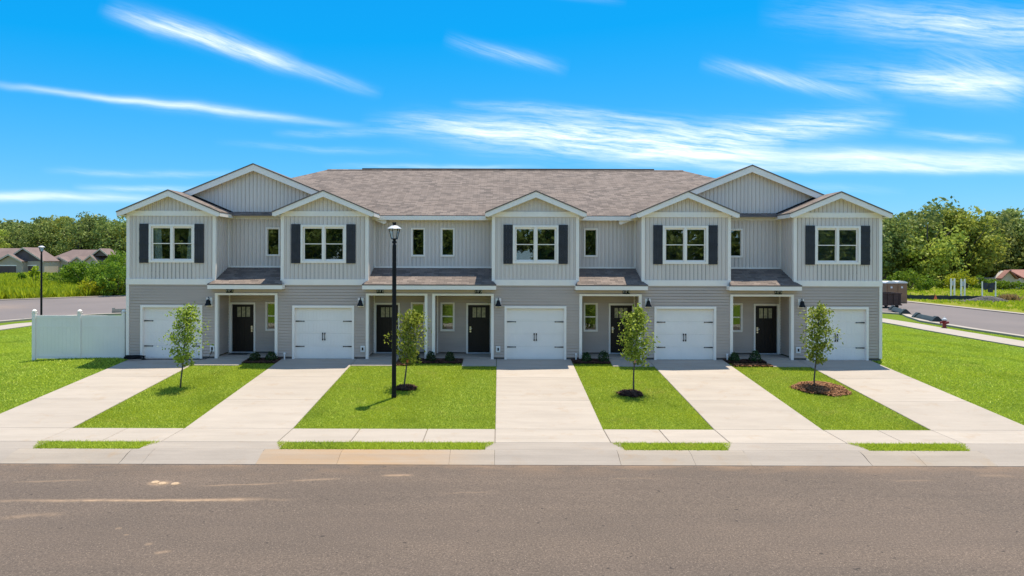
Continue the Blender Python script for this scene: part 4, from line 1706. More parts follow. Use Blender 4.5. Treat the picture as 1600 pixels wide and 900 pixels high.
# ------------------------------------------------------------------ lamp posts
def lamp_post(loc, label):
    t = empty('lamp_post', loc)
    tag(t, label, 'lamp post', 'black street lamp posts')
    p = MB()
    p.lathe([(.085, -.25), (.085, .10), (.074, .12), (.072, 2.6), (.066, 4.95), (.045, 4.99), (.045, 5.02), (.075, 5.03), (.075, 5.08), (.045, 5.10), (.05, 5.14), (.085, 5.16)], 14)
    p.build('pole', 'black', t, smooth=False)
    g_ = MB()
    g_.lathe([(.095, 5.17), (.165, 5.48)], 6, rot=.3)
    g_.build('lamp_glass', 'lampglass', t)
    c = MB()
    for k in range(6):
        w = .3 + k * math.pi / 3
        c.tube([(.10 * math.cos(w), .10 * math.sin(w), 5.16), (.178 * math.cos(w), .178 * math.sin(w), 5.49)], .010, 5)
    c.lathe([(.10, 5.15), (.11, 5.175), (.09, 5.18)], 6, rot=.3)
    c.build('lamp_cage', 'black', t)
    r_ = MB()
    r_.lathe([(.235, 5.485), (.235, 5.50), (.17, 5.545), (.10, 5.59), (.06, 5.60)], 12)
    r_.build('lamp_roof', 'silver', t)  # sky sheen on the lid, painted in as a silver colour
    f_ = MB()
    f_.lathe([(.05, 5.60), (.048, 5.63), (.062, 5.67), (.066, 5.70), (.05, 5.705)], 10)
    f_.build('finial', 'black', t)
    return t


lamp_post((-3.41, -5.4, H0(-3.41, -5.4)), 'tall black lamp post standing in the middle front lawn')
lamp_post((-35.0, 24.6, -0.6), 'distant black lamp post behind the white fence at the left street corner')

# ------------------------------------------------------------------ vinyl fence
fz = -0.10
t = empty('vinyl_fence', (-17.1, .25, fz))
tag(t, 'white vinyl privacy fence with two panels beside the left house corner', 'fence')
px = [-1.85, 0.0, 1.80]
for x in px:
    p = MB().box(x - .065, x + .065, -.065, .065, -.2, 1.93).build('post', 'vinyl', t)
    c = MB()
    c.box(x - .08, x + .08, -.08, .08, 1.931, 1.955)
    c.lathe([(.055, 1.956), (.085, 1.985), (.088, 2.01), (.06, 2.05), (.02, 2.075)], 12, (x, 0))
    c.build('cap', 'vinyl', p)
for a, b in zip(px[:-1], px[1:]):
    MB().box(a + .066, b - .066, -.025, .025, 1.70, 1.83).build('rail', 'vinyl', t)
    MB().box(a + .066, b - .066, -.028, .028, .07, .20).build('rail', 'vinyl', t)
    MB().box(a + .066, b - .066, -.022, .022, 1.345, 1.40).build('rail', 'vinyl', t)
    for z0, z1 in ((.2, 1.345), (1.40, 1.70)):
        mb = MB()
        n = 11
        w = (b - a - .132) / n
        for k in range(n):
            xa = a + .066 + k * w
            mb.box(xa + .0012, xa + w - .0012, -.014, .014, z0, z1)
        mb.build('board_infill', 'vinyl', t)['kind'] = 'stuff'

# ------------------------------------------------------------------ lawn grass (stuff)
EXC = [(X0 - .05, X1 + .05, -.02, 14.3)] + [(a, b, KB_F, .05) for a, b in DRV] + [(a, b, -1.14, 0) for a, b in WALK] + BEDS + \
      [(9.15, 10.62, -1.12, -.55), (-4.03, -3.45, -1.1, -.75), (-40, 40, SW_F, SW_B)]


def grass(rects, dens, hmin, hmax, wd, seed):
    rg = np.random.default_rng(seed)
    PX, PY = [], []
    for (x0, x1, y0, y1) in rects:
        n = int((x1 - x0) * (y1 - y0) * dens)
        PX.append(rg.uniform(x0, x1, n))
        PY.append(rg.uniform(y0, y1, n))
    X, Y = np.concatenate(PX), np.concatenate(PY)
    k = np.ones(len(X), bool)
    jx, jy = rg.uniform(-.035, .035, len(X)), rg.uniform(-.035, .035, len(X))
    for (x0, x1, y0, y1) in EXC:
        k &= ~((X > x0 + jx) & (X < x1 + jx) & (Y > y0 + jy) & (Y < y1 + jy))
    for (cx, cy, r) in ((11.02, -4.25, .80), (-3.17, -4.32, .33), (4.37, -4.95, .34)):
        k &= ~((X - cx) ** 2 + (Y - cy) ** 2 < r * r)
    # only what the camera side can see
    X, Y = X[k], Y[k]
    D = Y + 27.6
    px_ = 780 + 1067 * X / D
    k = (px_ > -260) & (px_ < 1860)
    X, Y = X[k], Y[k]
    hv = np.vectorize(H0)
    Z = hv(X, Y)
    n = len(X)
    a_ = rg.uniform(0, 2 * np.pi, n)
    h = rg.uniform(hmin, hmax, n)
    w = wd * rg.uniform(.7, 1.3, n)
    lean = rg.uniform(.3, 1.5, n) * h
    b_ = rg.uniform(0, 2 * np.pi, n)
    base = np.stack([X, Y, Z - .005], 1)
    side = np.stack([np.cos(a_), np.sin(a_), np.zeros(n)], 1) * w[:, None]
    tip = base + np.stack([np.cos(b_) * lean, np.sin(b_) * lean, h], 1)
    v = np.stack([base - side, base + side, tip], 1).reshape(-1, 3)
    return np_mesh('lawn_grass', v, np.arange(len(v)).reshape(-1, 3), 'grass', 3)


front_l = [(-11.96, -8.74, SW_B - .03, -.7), (-5.79, -.06, SW_B - .03, -.7), (2.88, 6.06, SW_B - .03, -.7), (9.02, 12.12, SW_B - .03, -.7)]
tag(link('lawn_grass', grass(front_l, 1500, .025, .06, .009, 1)), 'short bright green turf between the driveways', 'grass', None, 'stuff')


def strip_grass():
    rg = np.random.default_rng(9)
    V_ = []
    for (a, b) in ((-11.92, -8.78), (-5.75, -.1), (2.92, 6.02), (9.06, 12.08)):
        n = int((b - a) * .62 * 3000)
        x = rg.uniform(a + .0, b - .0, n)
        y = rg.uniform(KB_B + .0, SW_F - .02, n)
        fr = (SW_F - y) / (SW_F - KB_B)
        k = (x > a + .28 * fr + .0) & (x < b - .30 * fr)
        V_.append(np.stack([x[k], y[k]], 1))
    P = np.concatenate(V_)
    n = len(P)
    Z = np.array([hz(y) for y in P[:, 1]])
    a_ = rg.uniform(0, 2 * np.pi, n)
    b_ = rg.uniform(0, 2 * np.pi, n)
    h = rg.uniform(.04, .095, n)
    base = np.column_stack([P, Z])
    side = np.stack([np.cos(a_), np.sin(a_), np.zeros(n)], 1) * .010
    tip = base + np.stack([np.cos(b_) * h * .9, np.sin(b_) * h * .9, h], 1)
    v = np.stack([base - side, base + side, tip], 1).reshape(-1, 3)
    return np_mesh('verge_grass', v, np.arange(len(v)).reshape(-1, 3), 'grass', 3)


tag(link('verge_grass', strip_grass()), 'narrow green grass strips between the sidewalk and the kerb', 'grass', None, 'stuff')
side_l = [(-31.9, -14.85, SW_B, 12), (-31.9, -15.1, 12, 24), (15.02, 28.0, SW_B, 12), (15.5, 28.0, 12, 26), (30.3, 31.4, 0, 24)]
tag(link('lawn_grass', grass(side_l, 520, .03, .065, .015, 2)), 'wide green lawns to the left and right of the building', 'grass', None, 'stuff')


# ------------------------------------------------------------------ big trees
def crown_points(rg, rx, rz, nl, per, zc):
    P, Nn = [], []
    for k in range(nl):
        d = rg.normal(size=3)
        d /= np.linalg.norm(d)
        q = rg.uniform(.35, .92)
        c = d * q * np.array([rx, rx, rz])
        lr = rg.uniform(.22, .42) * rx
        u = rg.normal(size=(per, 3))
        u /= np.linalg.norm(u, axis=1)[:, None]
        rr = rg.uniform(.55, 1.1, per)[:, None]
        P.append(c + u * rr * lr * np.array([1, 1, .8]))
        Nn.append(u)
    P = np.concatenate(P)
    Nn = np.concatenate(Nn)
    P[:, 2] += zc
    return P, Nn


def tree_meshes(seed, hgt, rx, mat, leaf=.40, nl=44, per=100):
    rg = np.random.default_rng(seed)
    rz = hgt * .47
    zc = hgt * .52
    P, Nn = crown_points(rg, rx, rz, nl, per, zc)
    v, f_ = leaf_quads(P, rg, leaf * .8, leaf * 1.25, Nn, .7)
    crown = np_mesh('crown', v, f_, mat)
    mb = MB()
    mb.tube([(0, 0, -.3), (.1, .05, hgt * .25), (0, .1, hgt * .55), (.15, 0, hgt * .8)], [hgt * .024, hgt * .019, hgt * .012, hgt * .004], 8)
    for k in range(9):
        a_ = k * 2.3 + rg.uniform(-.3, .3)
        z = hgt * rg.uniform(.28, .6)
        r_ = rx * rg.uniform(.5, .85)
        mb.tube([(0, .05, z), (math.cos(a_) * r_ * .5, math.sin(a_) * r_ * .5, z + hgt * .08), (math.cos(a_) * r_, math.sin(a_) * r_, z + hgt * .2)],
                [hgt * .009, hgt * .006, hgt * .002], 6)
    return crown, mb.mesh('trunk', 'bark')


TREES = [tree_meshes(21, 14, 5.0, 'tree_leaf'), tree_meshes(22, 14, 4.6, 'tree_leaf2'), tree_meshes(23, 14, 5.4, 'tree_leaf'), tree_meshes(24, 14, 4.2, 'tree_leaf2')]


def px2w(x, D):
    return (x - 780) * D / 1067.0


def place_tree(k, x, D, ytop, label, group, zbase=-0.6, sx=1.0):
    X_, Y_ = px2w(x, D), D - 27.6
    top = 4.07 + (405 - ytop) * D / 1067.0
    zb = min(zbase, H(X_, Y_))
    s_ = (top - zb) / 14.0
    t = empty('broadleaf_tree', (X_, Y_, zb))
    tag(t, label, 'tree', group)
    cr, tr = TREES[k]
    link('crown', cr, t)
    link('trunk', tr, t)
    t.scale = (s_ * sx, s_ * sx, s_)
    t.rotation_euler = (0, 0, random.uniform(0, 6.28))
    return t


ordn = ['first', 'second', 'third', 'fourth', 'fifth', 'sixth', 'seventh', 'eighth', 'ninth', 'tenth', 'eleventh', 'twelfth']
RT = [(0, 1382, 128, 326), (2, 1412, 132, 308), (1, 1448, 126, 318), (0, 1478, 134, 303), (3, 1508, 128, 316), (2, 1540, 138, 314), (1, 1572, 142, 320), (0, 1604, 140, 314), (2, 1650, 138, 312), (1, 1700, 140, 316)]
for i, (k, x, D, yt) in enumerate(RT):
    place_tree(k, x, D, yt, f'{ordn[i]} big broadleaf tree from the house in the right tree line', 'trees behind the right field', sx=1.05)
LT = [(0, -60, 205, 340), (1, -15, 200, 345), (2, 25, 214, 338), (0, 62, 206, 344), (3, 92, 212, 336), (2, 122, 202, 333), (0, 152, 208, 330), (2, 182, 204, 328), (1, 215, 206, 334), (0, 250, 210, 336)]
for i, (k, x, D, yt) in enumerate(LT):
    place_tree(k, x, D, yt, f'{ordn[i]} tree from the left in the woods behind the far houses', 'trees behind the far houses')


def woodland(name, spots, mat, label, seed, leaf=.7, per=60, nl=26):
    rg = np.random.default_rng(seed)
    VV, off, FF = [], 0, []
    for (X_, Y_, zb, hgt, rx) in spots:
        P, Nn = crown_points(rg, rx, hgt * .46, nl, per, hgt * .52)
        P = P + np.array([X_, Y_, zb])
        v, f_ = leaf_quads(P, rg, leaf * .85, leaf * 1.2, Nn, .7)
        VV.append(v)
        FF.append(f_ + off)
        off += len(v)
    o = link(name, np_mesh(name, np.concatenate(VV), np.concatenate(FF), mat))
    tag(o, label, 'woods', None, 'stuff')
    return o


rw = random.Random(5)
sp = []
for x in range(1340, 1760, 22):
    for D, yt in ((146, 320), (160, 322)):
        zb = -3.0
        top = 4.07 + (405 - yt - rw.uniform(-8, 14)) * D / 1067
        sp.append((px2w(x + rw.uniform(-10, 10), D), D - 27.6, zb, top - zb, rw.uniform(3.8, 5.2)))
woodland('woodland', sp, 'tree_leaf', 'dense dark woods behind the right tree line', 41)
sp = []
for x in range(-120, 300, 16):
    for D, yt in ((226, 338), (246, 338)):
        top = 4.07 + (405 - yt - rw.uniform(-6, 8)) * D / 1067
        sp.append((px2w(x + rw.uniform(-10, 10), D), D - 27.6, -.6, top + .6, rw.uniform(5, 6.5)))
woodland('woodland', sp, 'tree_leaf', 'dense dark woods far behind the left houses', 42, .9)
# trees across the street behind the viewer, seen mirrored in the window glass
sp = []
for x in range(-60, 64, 6):
    for dy_ in (0, 7):
        sp.append((x + rw.uniform(-2, 2), -56 - dy_ + rw.uniform(-2, 2), -.7, rw.uniform(10, 15), rw.uniform(3.4, 4.6)))
woodland('woodland', sp, 'tree_leaf', 'green woods across the street mirrored in the window glass', 43, .6)


# ------------------------------------------------------------------ bushes and weeds of the fields
def bush(x, D, ytop, wpx, label, mat, seed, group, zb=-.6, n=900, leaf=.26):
    X_, Y_ = px2w(x, D), D - 27.6
    top = 4.07 + (405 - ytop) * D / 1067.0
    hgt = top - zb
    r = wpx * D / 1067.0 / 2
    rg = np.random.default_rng(seed)
    t = empty('bush', (X_, Y_, zb))
    tag(t, label, 'bush', group)
    P, Nn = crown_points(rg, r, hgt * .55, 16, n // 16, hgt * .42)
    P = P[P[:, 2] > -.1]
    v, f_ = leaf_quads(P, rg, leaf * .8, leaf * 1.3)
    link('foliage', np_mesh('foliage', v, f_, mat), t)
    mb = MB()
    for k in range(6):
        a_ = k * 1.05
        mb.tube([(0, 0, -.1), (math.cos(a_) * r * .3, math.sin(a_) * r * .3, hgt * .35), (math.cos(a_) * r * .6, math.sin(a_) * r * .6, hgt * .6)], [.06, .04, .015], 5)
    mb.build('stem', 'bark', t)


gl = 'bushes of the overgrown left field'
bush(196, 92, 378, 92, 'tallest dark green bush at the left edge of the house', 'bush_leaf', 51, gl, n=3600)
bush(166, 96, 389, 76, 'rounded green bush second from the house on the left', 'bush_leaf', 52, gl, n=2900)
bush(184, 84, 408, 74, 'low dark bush in front of the tall one at the house edge', 'bush_leaf', 53, gl, n=2400)
bush(134, 100, 403, 68, 'green bush below the right end of the far house roof', 'bush_leaf', 54, gl, n=2300)
bush(108, 104, 414, 58, 'green bush in front of the far white gables', 'bush_leaf', 55, gl, n=1300)
bush(55, 108, 417, 20, 'yellow green bush directly left of the distant lamp post', 'weed', 56, gl, n=700)
bush(34, 112, 427, 14, 'small dark green bush in front of the far garage doors', 'bush_leaf', 57, gl, n=400)
bush(156, 84, 434, 66, 'low bright bush near the street below the rounded bush', 'weed', 58, gl, n=1300)
bush(86, 112, 427, 44, 'low green bush under the far house windows', 'bush_leaf', 59, gl, n=700)
bush(225, 90, 395, 60, 'dark bush partly behind the left house wall', 'bush_leaf', 60, gl, n=1800)
gr_ = 'bushes at the back of the right field'
bush(1420, 104, 418, 50, 'large green bush right of the house wall under the trees', 'bush_leaf', 61, gr_, n=1800)
bush(1446, 108, 426, 34, 'green bush second from the house under the right trees', 'bush_leaf', 62, gr_, n=1100)
bush(1500, 108, 422, 44, 'yellow green bush behind the pale double posts', 'weed', 63, gr_, n=1300)
bush(1538, 110, 430, 36, 'green bush behind the dark tarp frame', 'bush_leaf', 64, gr_, n=1100)
bush(1572, 110, 437, 36, 'green bush in front of the red roofed house', 'bush_leaf', 65, gr_, n=1100)
bush(1604, 110, 437, 40, 'green bush at the right picture edge below the red roof', 'bush_leaf', 66, gr_, n=1100)
bush(1475, 112, 432, 30, 'small green bush left of the pale double posts', 'bush_leaf', 67, gr_, n=800)
bush(1392, 106, 428, 30, 'green bush right behind the portable toilets', 'bush_leaf', 68, gr_, n=900)


def weeds(name, fn, n, h0, h1, w, mat, label, seed, tuft=5):
    rg = np.random.default_rng(seed)
    X, Y = fn(rg, n)
    X = np.repeat(X, tuft) + rg.normal(size=n * tuft) * .14
    Y = np.repeat(Y, tuft) + rg.normal(size=n * tuft) * .14
    n = n * tuft
    Z = np.vectorize(H)(X, Y)
    pat = .55 + .45 * np.sin(X * .23 + 1.3 * np.sin(Y * .11)) * np.sin(Y * .31 + X * .07)
    h = rg.uniform(h0, h1, n) * (.5 + pat)
    a_, b_ = rg.uniform(0, 6.28, n), rg.uniform(0, 6.28, n)
    base = np.column_stack([X, Y, Z])
    side = np.column_stack([np.cos(a_), np.sin(a_), np.zeros(n)]) * w
    tip = base + np.column_stack([np.cos(b_) * h * .5, np.sin(b_) * h * .5, h])
    mid = base + (tip - base) * .55
    v = np.stack([base, mid - side, tip, mid + side], 1).reshape(-1, 3)
    o = link(name, np_mesh(name, v, np.arange(len(v)).reshape(-1, 4), mat))
    tag(o, label, 'weeds', None, 'stuff')


def left_field(rg, n):
    D = rg.uniform(76, 168, n * 3)
    px_ = rg.uniform(-120, 260, n * 3)
    X = (px_ - 780) * D / 1067
    Y = D - 27.6
    # beyond the street edge only
    edge = np.interp(X, [-64, -58, -54, -46, -36, -10], [36, 43, 47, 56.5, 61.5, 64.5])
    k = Y > edge + 1.5
    return X[k][:n], Y[k][:n]


def right_field(rg, n):
    D = rg.uniform(60, 112, n * 2)
    px_ = rg.uniform(1360, 1760, n * 2)
    X = (px_ - 780) * D / 1067
    Y = D - 27.6
    k = X > 48
    return X[k][:n], Y[k][:n]


rg_ = np.random.default_rng(0)
nl_ = len(left_field(rg_, 10 ** 9 if False else 9000)[0])
weeds('field_weeds', left_field, nl_ if nl_ < 9000 else 9000, .5, 1.15, .11, 'weed', 'bright yellow green weeds of the overgrown left field', 0, 6) if nl_ == 9000 else None
rg_ = np.random.default_rng(1)
weeds('field_grass', right_field, 3000, .10, .28, .05, 'weed', 'thin yellow green grass of the rough right field', 1, 7)


# ------------------------------------------------------------------ far houses
def far_house_a():
    D = 170.0
    Y_ = D - 27.6

    def X(p):
        return px2w(p, D)

    def Z(p):
        return 4.07 - (p - 405) * D / 1067
    t = empty('far_house', (X(20), Y_, -.6))
    tag(t, 'cream far house with brown roof and two brown garage doors at left', 'house')
    ox, oy, oz = t.location

    def L(x, y, z):
        return (x - ox, y - oy, z - oz)
    zb, ze = -.6, Z(410)
    w = MB()
    w.box(X(-40) - ox, X(69) - ox, 0, 10, 0, ze - oz)
    w.box(X(4) - ox, X(42) - ox, -1.6, 0, 0, Z(411) - oz)
    w.prism([L(X(4), Y_ - 1.6, Z(411)), L(X(42), Y_ - 1.6, Z(411)), L(X(22), Y_ - 1.6, Z(401.5))], (0, 4, 0))
    w.build('wall', 'far_wall', t)
    MB().prism([L(X(8), Y_ - .05, ze), L(X(68), Y_ - .05, ze), L(X(37.5), Y_ - .05, Z(391))], (0, .4, 0)).build('gable', 'far_gable', t)
    r = MB()
    rz_ = Z(389.5)
    r.prism([L(X(-46), Y_ - .6, ze), L(X(-46), Y_ + 5, rz_), L(X(-46), Y_ + 10.6, ze), L(X(-46), Y_ + 10.6, ze - .2), L(X(-46), Y_ - .6, ze - .2)], (X(40) - X(-46), 0, 0))
    for (pa, pk, pb, zt, zl, yf, yl) in ((6, 37.5, 70, 389.8, 411, -.5, 6), (2, 22, 43, 400, 411.5, -2.1, 3)):
        for s0 in ((pa, pk), (pb, pk)):
            a = L(X(s0[0]), Y_ + yf, Z(zl))
            b = L(X(s0[1]), Y_ + yf, Z(zt))
            r.prism([a, b, (b[0], b[1], b[2] + .22), (a[0], a[1], a[2] + .22)], (0, yl - yf, 0))
    r.build('roof', 'far_roof', t)
    for (pa, pk, pb, zt, zl, yf) in ((6, 37.5, 70, 389.8, 411, -.56), (2, 22, 43, 400, 411.5, -2.16)):
        f_ = MB()
        for s0 in ((pa, pk), (pb, pk)):
            a = L(X(s0[0]), Y_ + yf, Z(zl))
            b = L(X(s0[1]), Y_ + yf, Z(zt))
            f_.prism([(a[0], a[1], a[2] - .2), (b[0], b[1], b[2] - .2), (b[0], b[1], b[2] + .18), (a[0], a[1], a[2] + .18)], (0, .05, 0))
        f_.build('rake_board', 'far_trim', t)
    for (a, b, yy) in ((6, 32, -1.66), (40, 56, -.06)):
        if a == 40:
            a = 44
        MB().box(X(a) - ox, X(b) - ox, yy, yy + .05, 0, Z(417.5) - oz).build('garage_door', 'far_garage', t)
        MB().box(X(a) - .15 - ox, X(b) + .15 - ox, yy + .01, yy + .06, Z(417.5) - oz, Z(416) - oz).build('door_frame', 'trim', t)


far_house_a()


def far_house_b():
    D = 178.0
    Y_ = D - 27.6

    def X(p):
        return px2w(p, D)

    def Z(p):
        return 4.07 - (p - 405) * D / 1067
    t = empty('far_house', (X(118), Y_, -.6))
    tag(t, 'pale grey far house with long brown hip roof and white gables behind bushes', 'house')
    ox, oy, oz = t.location

    def L(x, y, z):
        return (x - ox, y - oy, z - oz)
    ze = Z(411)
    w = MB()
    w.box(X(69) - ox, X(166) - ox, 0, 10, 0, ze - oz)
    gs = [(88, 99.5, 112, 404), (117, 127.5, 137, 403.5), (136, 148, 158, 401)]
    for (a, k, b, zt) in gs:
        w.box(X(a) - ox, X(b) - ox, -1.5, 0, 0, ze - oz)
        w.prism([L(X(a), Y_ - 1.5, ze), L(X(b), Y_ - 1.5, ze), L(X(k), Y_ - 1.5, Z(zt + 1))], (0, 4, 0))
    w.build('wall', 'far_wall2', t)
    r = MB()
    e0, e1, e2, e3 = L(X(66), Y_ - .6, ze), L(X(169), Y_ - .6, ze), L(X(169), Y_ + 10.6, ze), L(X(66), Y_ + 10.6, ze)
    r0, r1 = L(X(95), Y_ + 5, Z(391.5)), L(X(162), Y_ + 5, Z(391.5))
    r.poly([e0, e1, r1, r0]).poly([e2, e3, r0, r1]).poly([e3, e0, r0]).poly([e1, e2, r1])
    for (a, k, b, zt) in gs + [(147, 158.5, 170, 391)]:
        for s0 in (a - 1.5, b + 1.5):
            p = L(X(s0), Y_ - 2, ze - .1) if zt > 395 else L(X(s0), Y_ - .9, Z(401))
            q = L(X(k), p[1] + oy, Z(zt))
            r.prism([p, q, (q[0], q[1], q[2] + .2), (p[0], p[1], p[2] + .2)], (0, 5, 0))
    r.build('roof', 'far_roof', t)
    MB().prism([L(X(149), Y_ - .5, Z(401.5)), L(X(168), Y_ - .5, Z(401.5)), L(X(158.5), Y_ - .5, Z(392.5))], (0, .3, 0)).build('gable', 'far_gable', t)
    f_ = MB()
    for (a, k, b, zt) in gs + [(147, 158.5, 170, 391)]:
        for s0 in (a - 1.5, b + 1.5):
            p = L(X(s0), Y_ - 2.06, ze - .1) if zt > 395 else L(X(s0), Y_ - .96, Z(401))
            q = L(X(k), p[1] + oy, Z(zt))
            f_.prism([(p[0], p[1], p[2] - .22), (q[0], q[1], q[2] - .22), (q[0], q[1], q[2] + .16), (p[0], p[1], p[2] + .16)], (0, .05, 0))
    f_.build('rake_board', 'far_trim', t)
    for (a, b) in ((90, 93), (102, 105)):
        o = MB().box(X(a) - ox - .1, X(b) - ox + .1, -1.56, -1.5, Z(425) - oz - .1, Z(416.5) - oz + .1).build('window', 'trim', t)
        MB().box(X(a) - ox, X(b) - ox, -1.58, -1.561, Z(425) - oz, Z(416.5) - oz).build('pane', 'tarp', o)


far_house_b()


def red_house():
    D = 119.6
    Y_ = D - 27.6
    zb = -3.2

    def X(p):
        return px2w(p, D)

    def Z(p):
        return 4.07 - (p - 405) * D / 1067
    t = empty('far_house', (X(1585), Y_, zb))
    tag(t, 'grey gabled far house with a red roof at the right picture edge', 'house')
    ox, oy, oz = t.location
    ze, zr = Z(433), Z(421)
    x0, x1 = X(1565) - ox, X(1586) - ox
    xk = X(1575.5) - ox
    MB().box(x0, X(1640) - ox, 0, 7, 0, ze - oz).prism([(x0, 0, ze - oz), (x1, 0, ze - oz), (xk, 0, zr - oz)], (0, 2, 0)).build('wall', 'far_wall2', t)
    r = MB()
    r.prism([(xk, 3.5, zr - oz - .05), (xk, -.4, ze - oz - .1), (xk, -.4, ze - oz + .08), (xk, 3.5, zr - oz + .2), (xk, 7.4, ze - oz + .08), (xk, 7.4, ze - oz - .1)], (X(1645) - X(1572), 0, 0))
    r.v = [(vx + 2.6, vy, vz) for vx, vy, vz in r.v]
    for s_ in (x0 - .3, x1 + .3):
        r.prism([(s_, -.5, ze - oz - .1), (xk, -.5, zr - oz), (xk, -.5, zr - oz + .15), (s_, -.5, ze - oz + .05)], (0, 1.4, 0))
    r.build('roof', 'red_roof', t)


red_house()

# ------------------------------------------------------------------ right street furniture
# hydrant
t = empty('fire_hydrant', (30.4, 19.0, -.55))
tag(t, 'dark red fire hydrant with a silver cap beside the right sidewalk', 'hydrant')
b = MB()
b.lathe([(.17, -.05), (.17, .04), (.12, .06), (.115, .46), (.15, .48), (.15, .52), (.13, .53)], 14)
b.build('barrel', 'hydrant_red', t)
b = MB()
b.lathe([(.14, .531), (.145, .56), (.12, .64), (.07, .69), (.035, .70), (.035, .75), (.01, .76)], 14)
b.build('bonnet', 'silver', t)
for d in ((1, 0), (-1, 0), (0, -1)):
    MB().tube([(d[0] * .1, d[1] * .1, .38), (d[0] * .22, d[1] * .22, .38), (d[0] * .23, d[1] * .23, .38), (d[0] * .28, d[1] * .28, .38)], [.065, .065, .085, .08], 10).build('outlet_cap', 'hydrant_red', t)


def inlet_sock(a, b, label):
    t = MB()
    A_, B2 = Vector((*a, -.47)), Vector((*b, -.47))
    d = (B2 - A_).normalized()
    n_ = Vector((-d.y, d.x, 0))
    prof = [(-.34, 0), (.34, 0), (.26, .12), (.05, .33), (-.05, .33), (-.26, .12)]
    for (s0, s1, k) in ((0, .12, 1.18), (.12, .88, .92), (.88, 1, 1.18)):
        p0, p1 = A_.lerp(B2, s0), A_.lerp(B2, s1)
        t.prism([tuple(p0 + n_ * u * k + Vector((0, 0, z * k))) for u, z in prof], p1 - p0)
    tag(t.build('inlet_filter', 'sock'), label, 'inlet filter', 'drain filters along the right kerb')


inlet_sock((32.5, 23.0), (33.4, 27.0), 'long dark drain filter on the kerb behind the hydrant')
inlet_sock((34.5, 30.3), (36.2, 35.2), 'long dark drain filter on the kerb beside the house wall')
inlet_sock((-32.2, 29.2), (-30.6, 30.0), 'short dark drain filter on the kerb above the white fence')

# dumpster
t = empty('dumpster', (37.9, 38.6, -.565))
tag(t, 'rusty brown roll off dumpster parked on the right street', 'dumpster')
b = MB()
b.box(-2.6, 1.05, -.05, 2.2, .28, .34)
for (x0, x1, y0, y1) in ((-2.6, 1.05, -.05, .0), (-2.6, 1.05, 2.15, 2.2), (-2.6, -2.55, 0, 2.15), (1.0, 1.05, 0, 2.15)):
    b.box(x0, x1, y0, y1, .341, 1.45)
b.build('body', 'rust', t)
b = MB()
b.box(-2.65, 1.12, -.12, -.051, 1.36, 1.47).box(-2.65, 1.12, -.12, -.051, .26, .38).box(1.051, 1.12, -.05, 2.2, 1.36, 1.47)
b.build('rail', 'rust', t)
for k in range(7):
    x = -2.5 + k * .56
    MB().box(x, x + .09, -.11, -.0512, .385, 1.355).build('rib', 'rust', t)
for x in (-2.2, .75):
    for y in (.15, 2.0):
        MB().tube([(x, y - .09, .14), (x, y + .09, .14)], .15, 12).build('wheel', 'black', t)


def toilet(x, y, label):
    t = empty('portable_toilet', (x, y, -.565))
    tag(t, label, 'portable toilet', 'portable toilets behind the dumpster')
    MB().box(-.58, .58, -.58, .58, .0, 2.15).build('cabin', 'toilet_tan', t)
    r = MB()
    r.prism([(-.63, -.63, 2.151), (.63, -.63, 2.151), (.60, -.63, 2.27), (.30, -.63, 2.38), (-.30, -.63, 2.38), (-.60, -.63, 2.27)], (0, 1.26, 0))
    r.build('roof', 'plastic', t)
    d = MB()
    d.box(-.40, .40, -.615, -.581, .12, 2.0)
    d_ = d.build('door', 'toilet_tan', t)
    MB().box(-.10, .10, -.63, -.616, 1.62, 1.82).build('sign_plate', 'plastic', d_)
    for k in range(4):
        MB().box(.581, .61, -.5 + k * .27, -.38 + k * .27, .1, 2.05).build('rib', 'toilet_tan', t)


toilet(42.3, 46.6, 'left tan portable toilet with white roof behind the dumpster')
toilet(43.6, 46.9, 'right tan portable toilet with white roof behind the dumpster')


def post_pair(x, y, label):
    t = empty('sign_frame', (x, y, -.6))
    tag(t, label, 'sign frame', 'pale double post frames in the right field')
    for s_ in (-.22, .22):
        MB().box(s_ - .07, s_ + .07, -.07, .07, -.2, 2.35).build('post', 'trim', t)
    MB().box(-.149, .149, -.03, .03, 1.45, 2.05).build('panel', 'silver', t)


post_pair(px2w(1489, 88), 60.4, 'pale double post frame in the right field, left of two')
post_pair(px2w(1505, 86), 58.4, 'pale double post frame in the right field, right of two')

t = empty('tarp_frame', (px2w(1545.5, 84), 56.4, -.6))
tag(t, 'white pole frame with a dark tarp hung on it in the right field', 'frame')
for s_ in (-.82, .82):
    MB().tube([(s_, 0, -.1), (s_, 0, 2.1)], .07, 8).build('post', 'trim', t)
    MB().tube([(s_, -.05, .7), (s_ - .35, -.5, .0)], .05, 6).build('brace', 'trim', t)
MB().tube([(-1.2, -.3, .08), (.82, -.1, .08)], .06, 6).build('rail', 'trim', t)
v_, f_ = [], []
nu, nv = 16, 9
for j in range(nv):
    for i in range(nu):
        u, w = i / (nu - 1), j / (nv - 1)
        v_.append((-.74 + 1.48 * u, -.03 + .06 * math.sin(u * 11 + w * 4), 2.0 - w * (.85 + .12 * math.sin(u * 8)) - .1 * math.sin(math.pi * u) * (1 - w)))
for j in range(nv - 1):
    for i in range(nu - 1):
        f_.append((j * nu + i, j * nu + i + 1, (j + 1) * nu + i + 1, (j + 1) * nu + i))
mb = MB()
mb.v, mb.f = v_, f_
mb.prism([(-.2, -.06, 1.2), (.5, -.06, 1.2), (.45, -.06, .75), (-.12, -.06, .78)], (0, .05, 0))
mb.build('tarp', 'tarp', t)

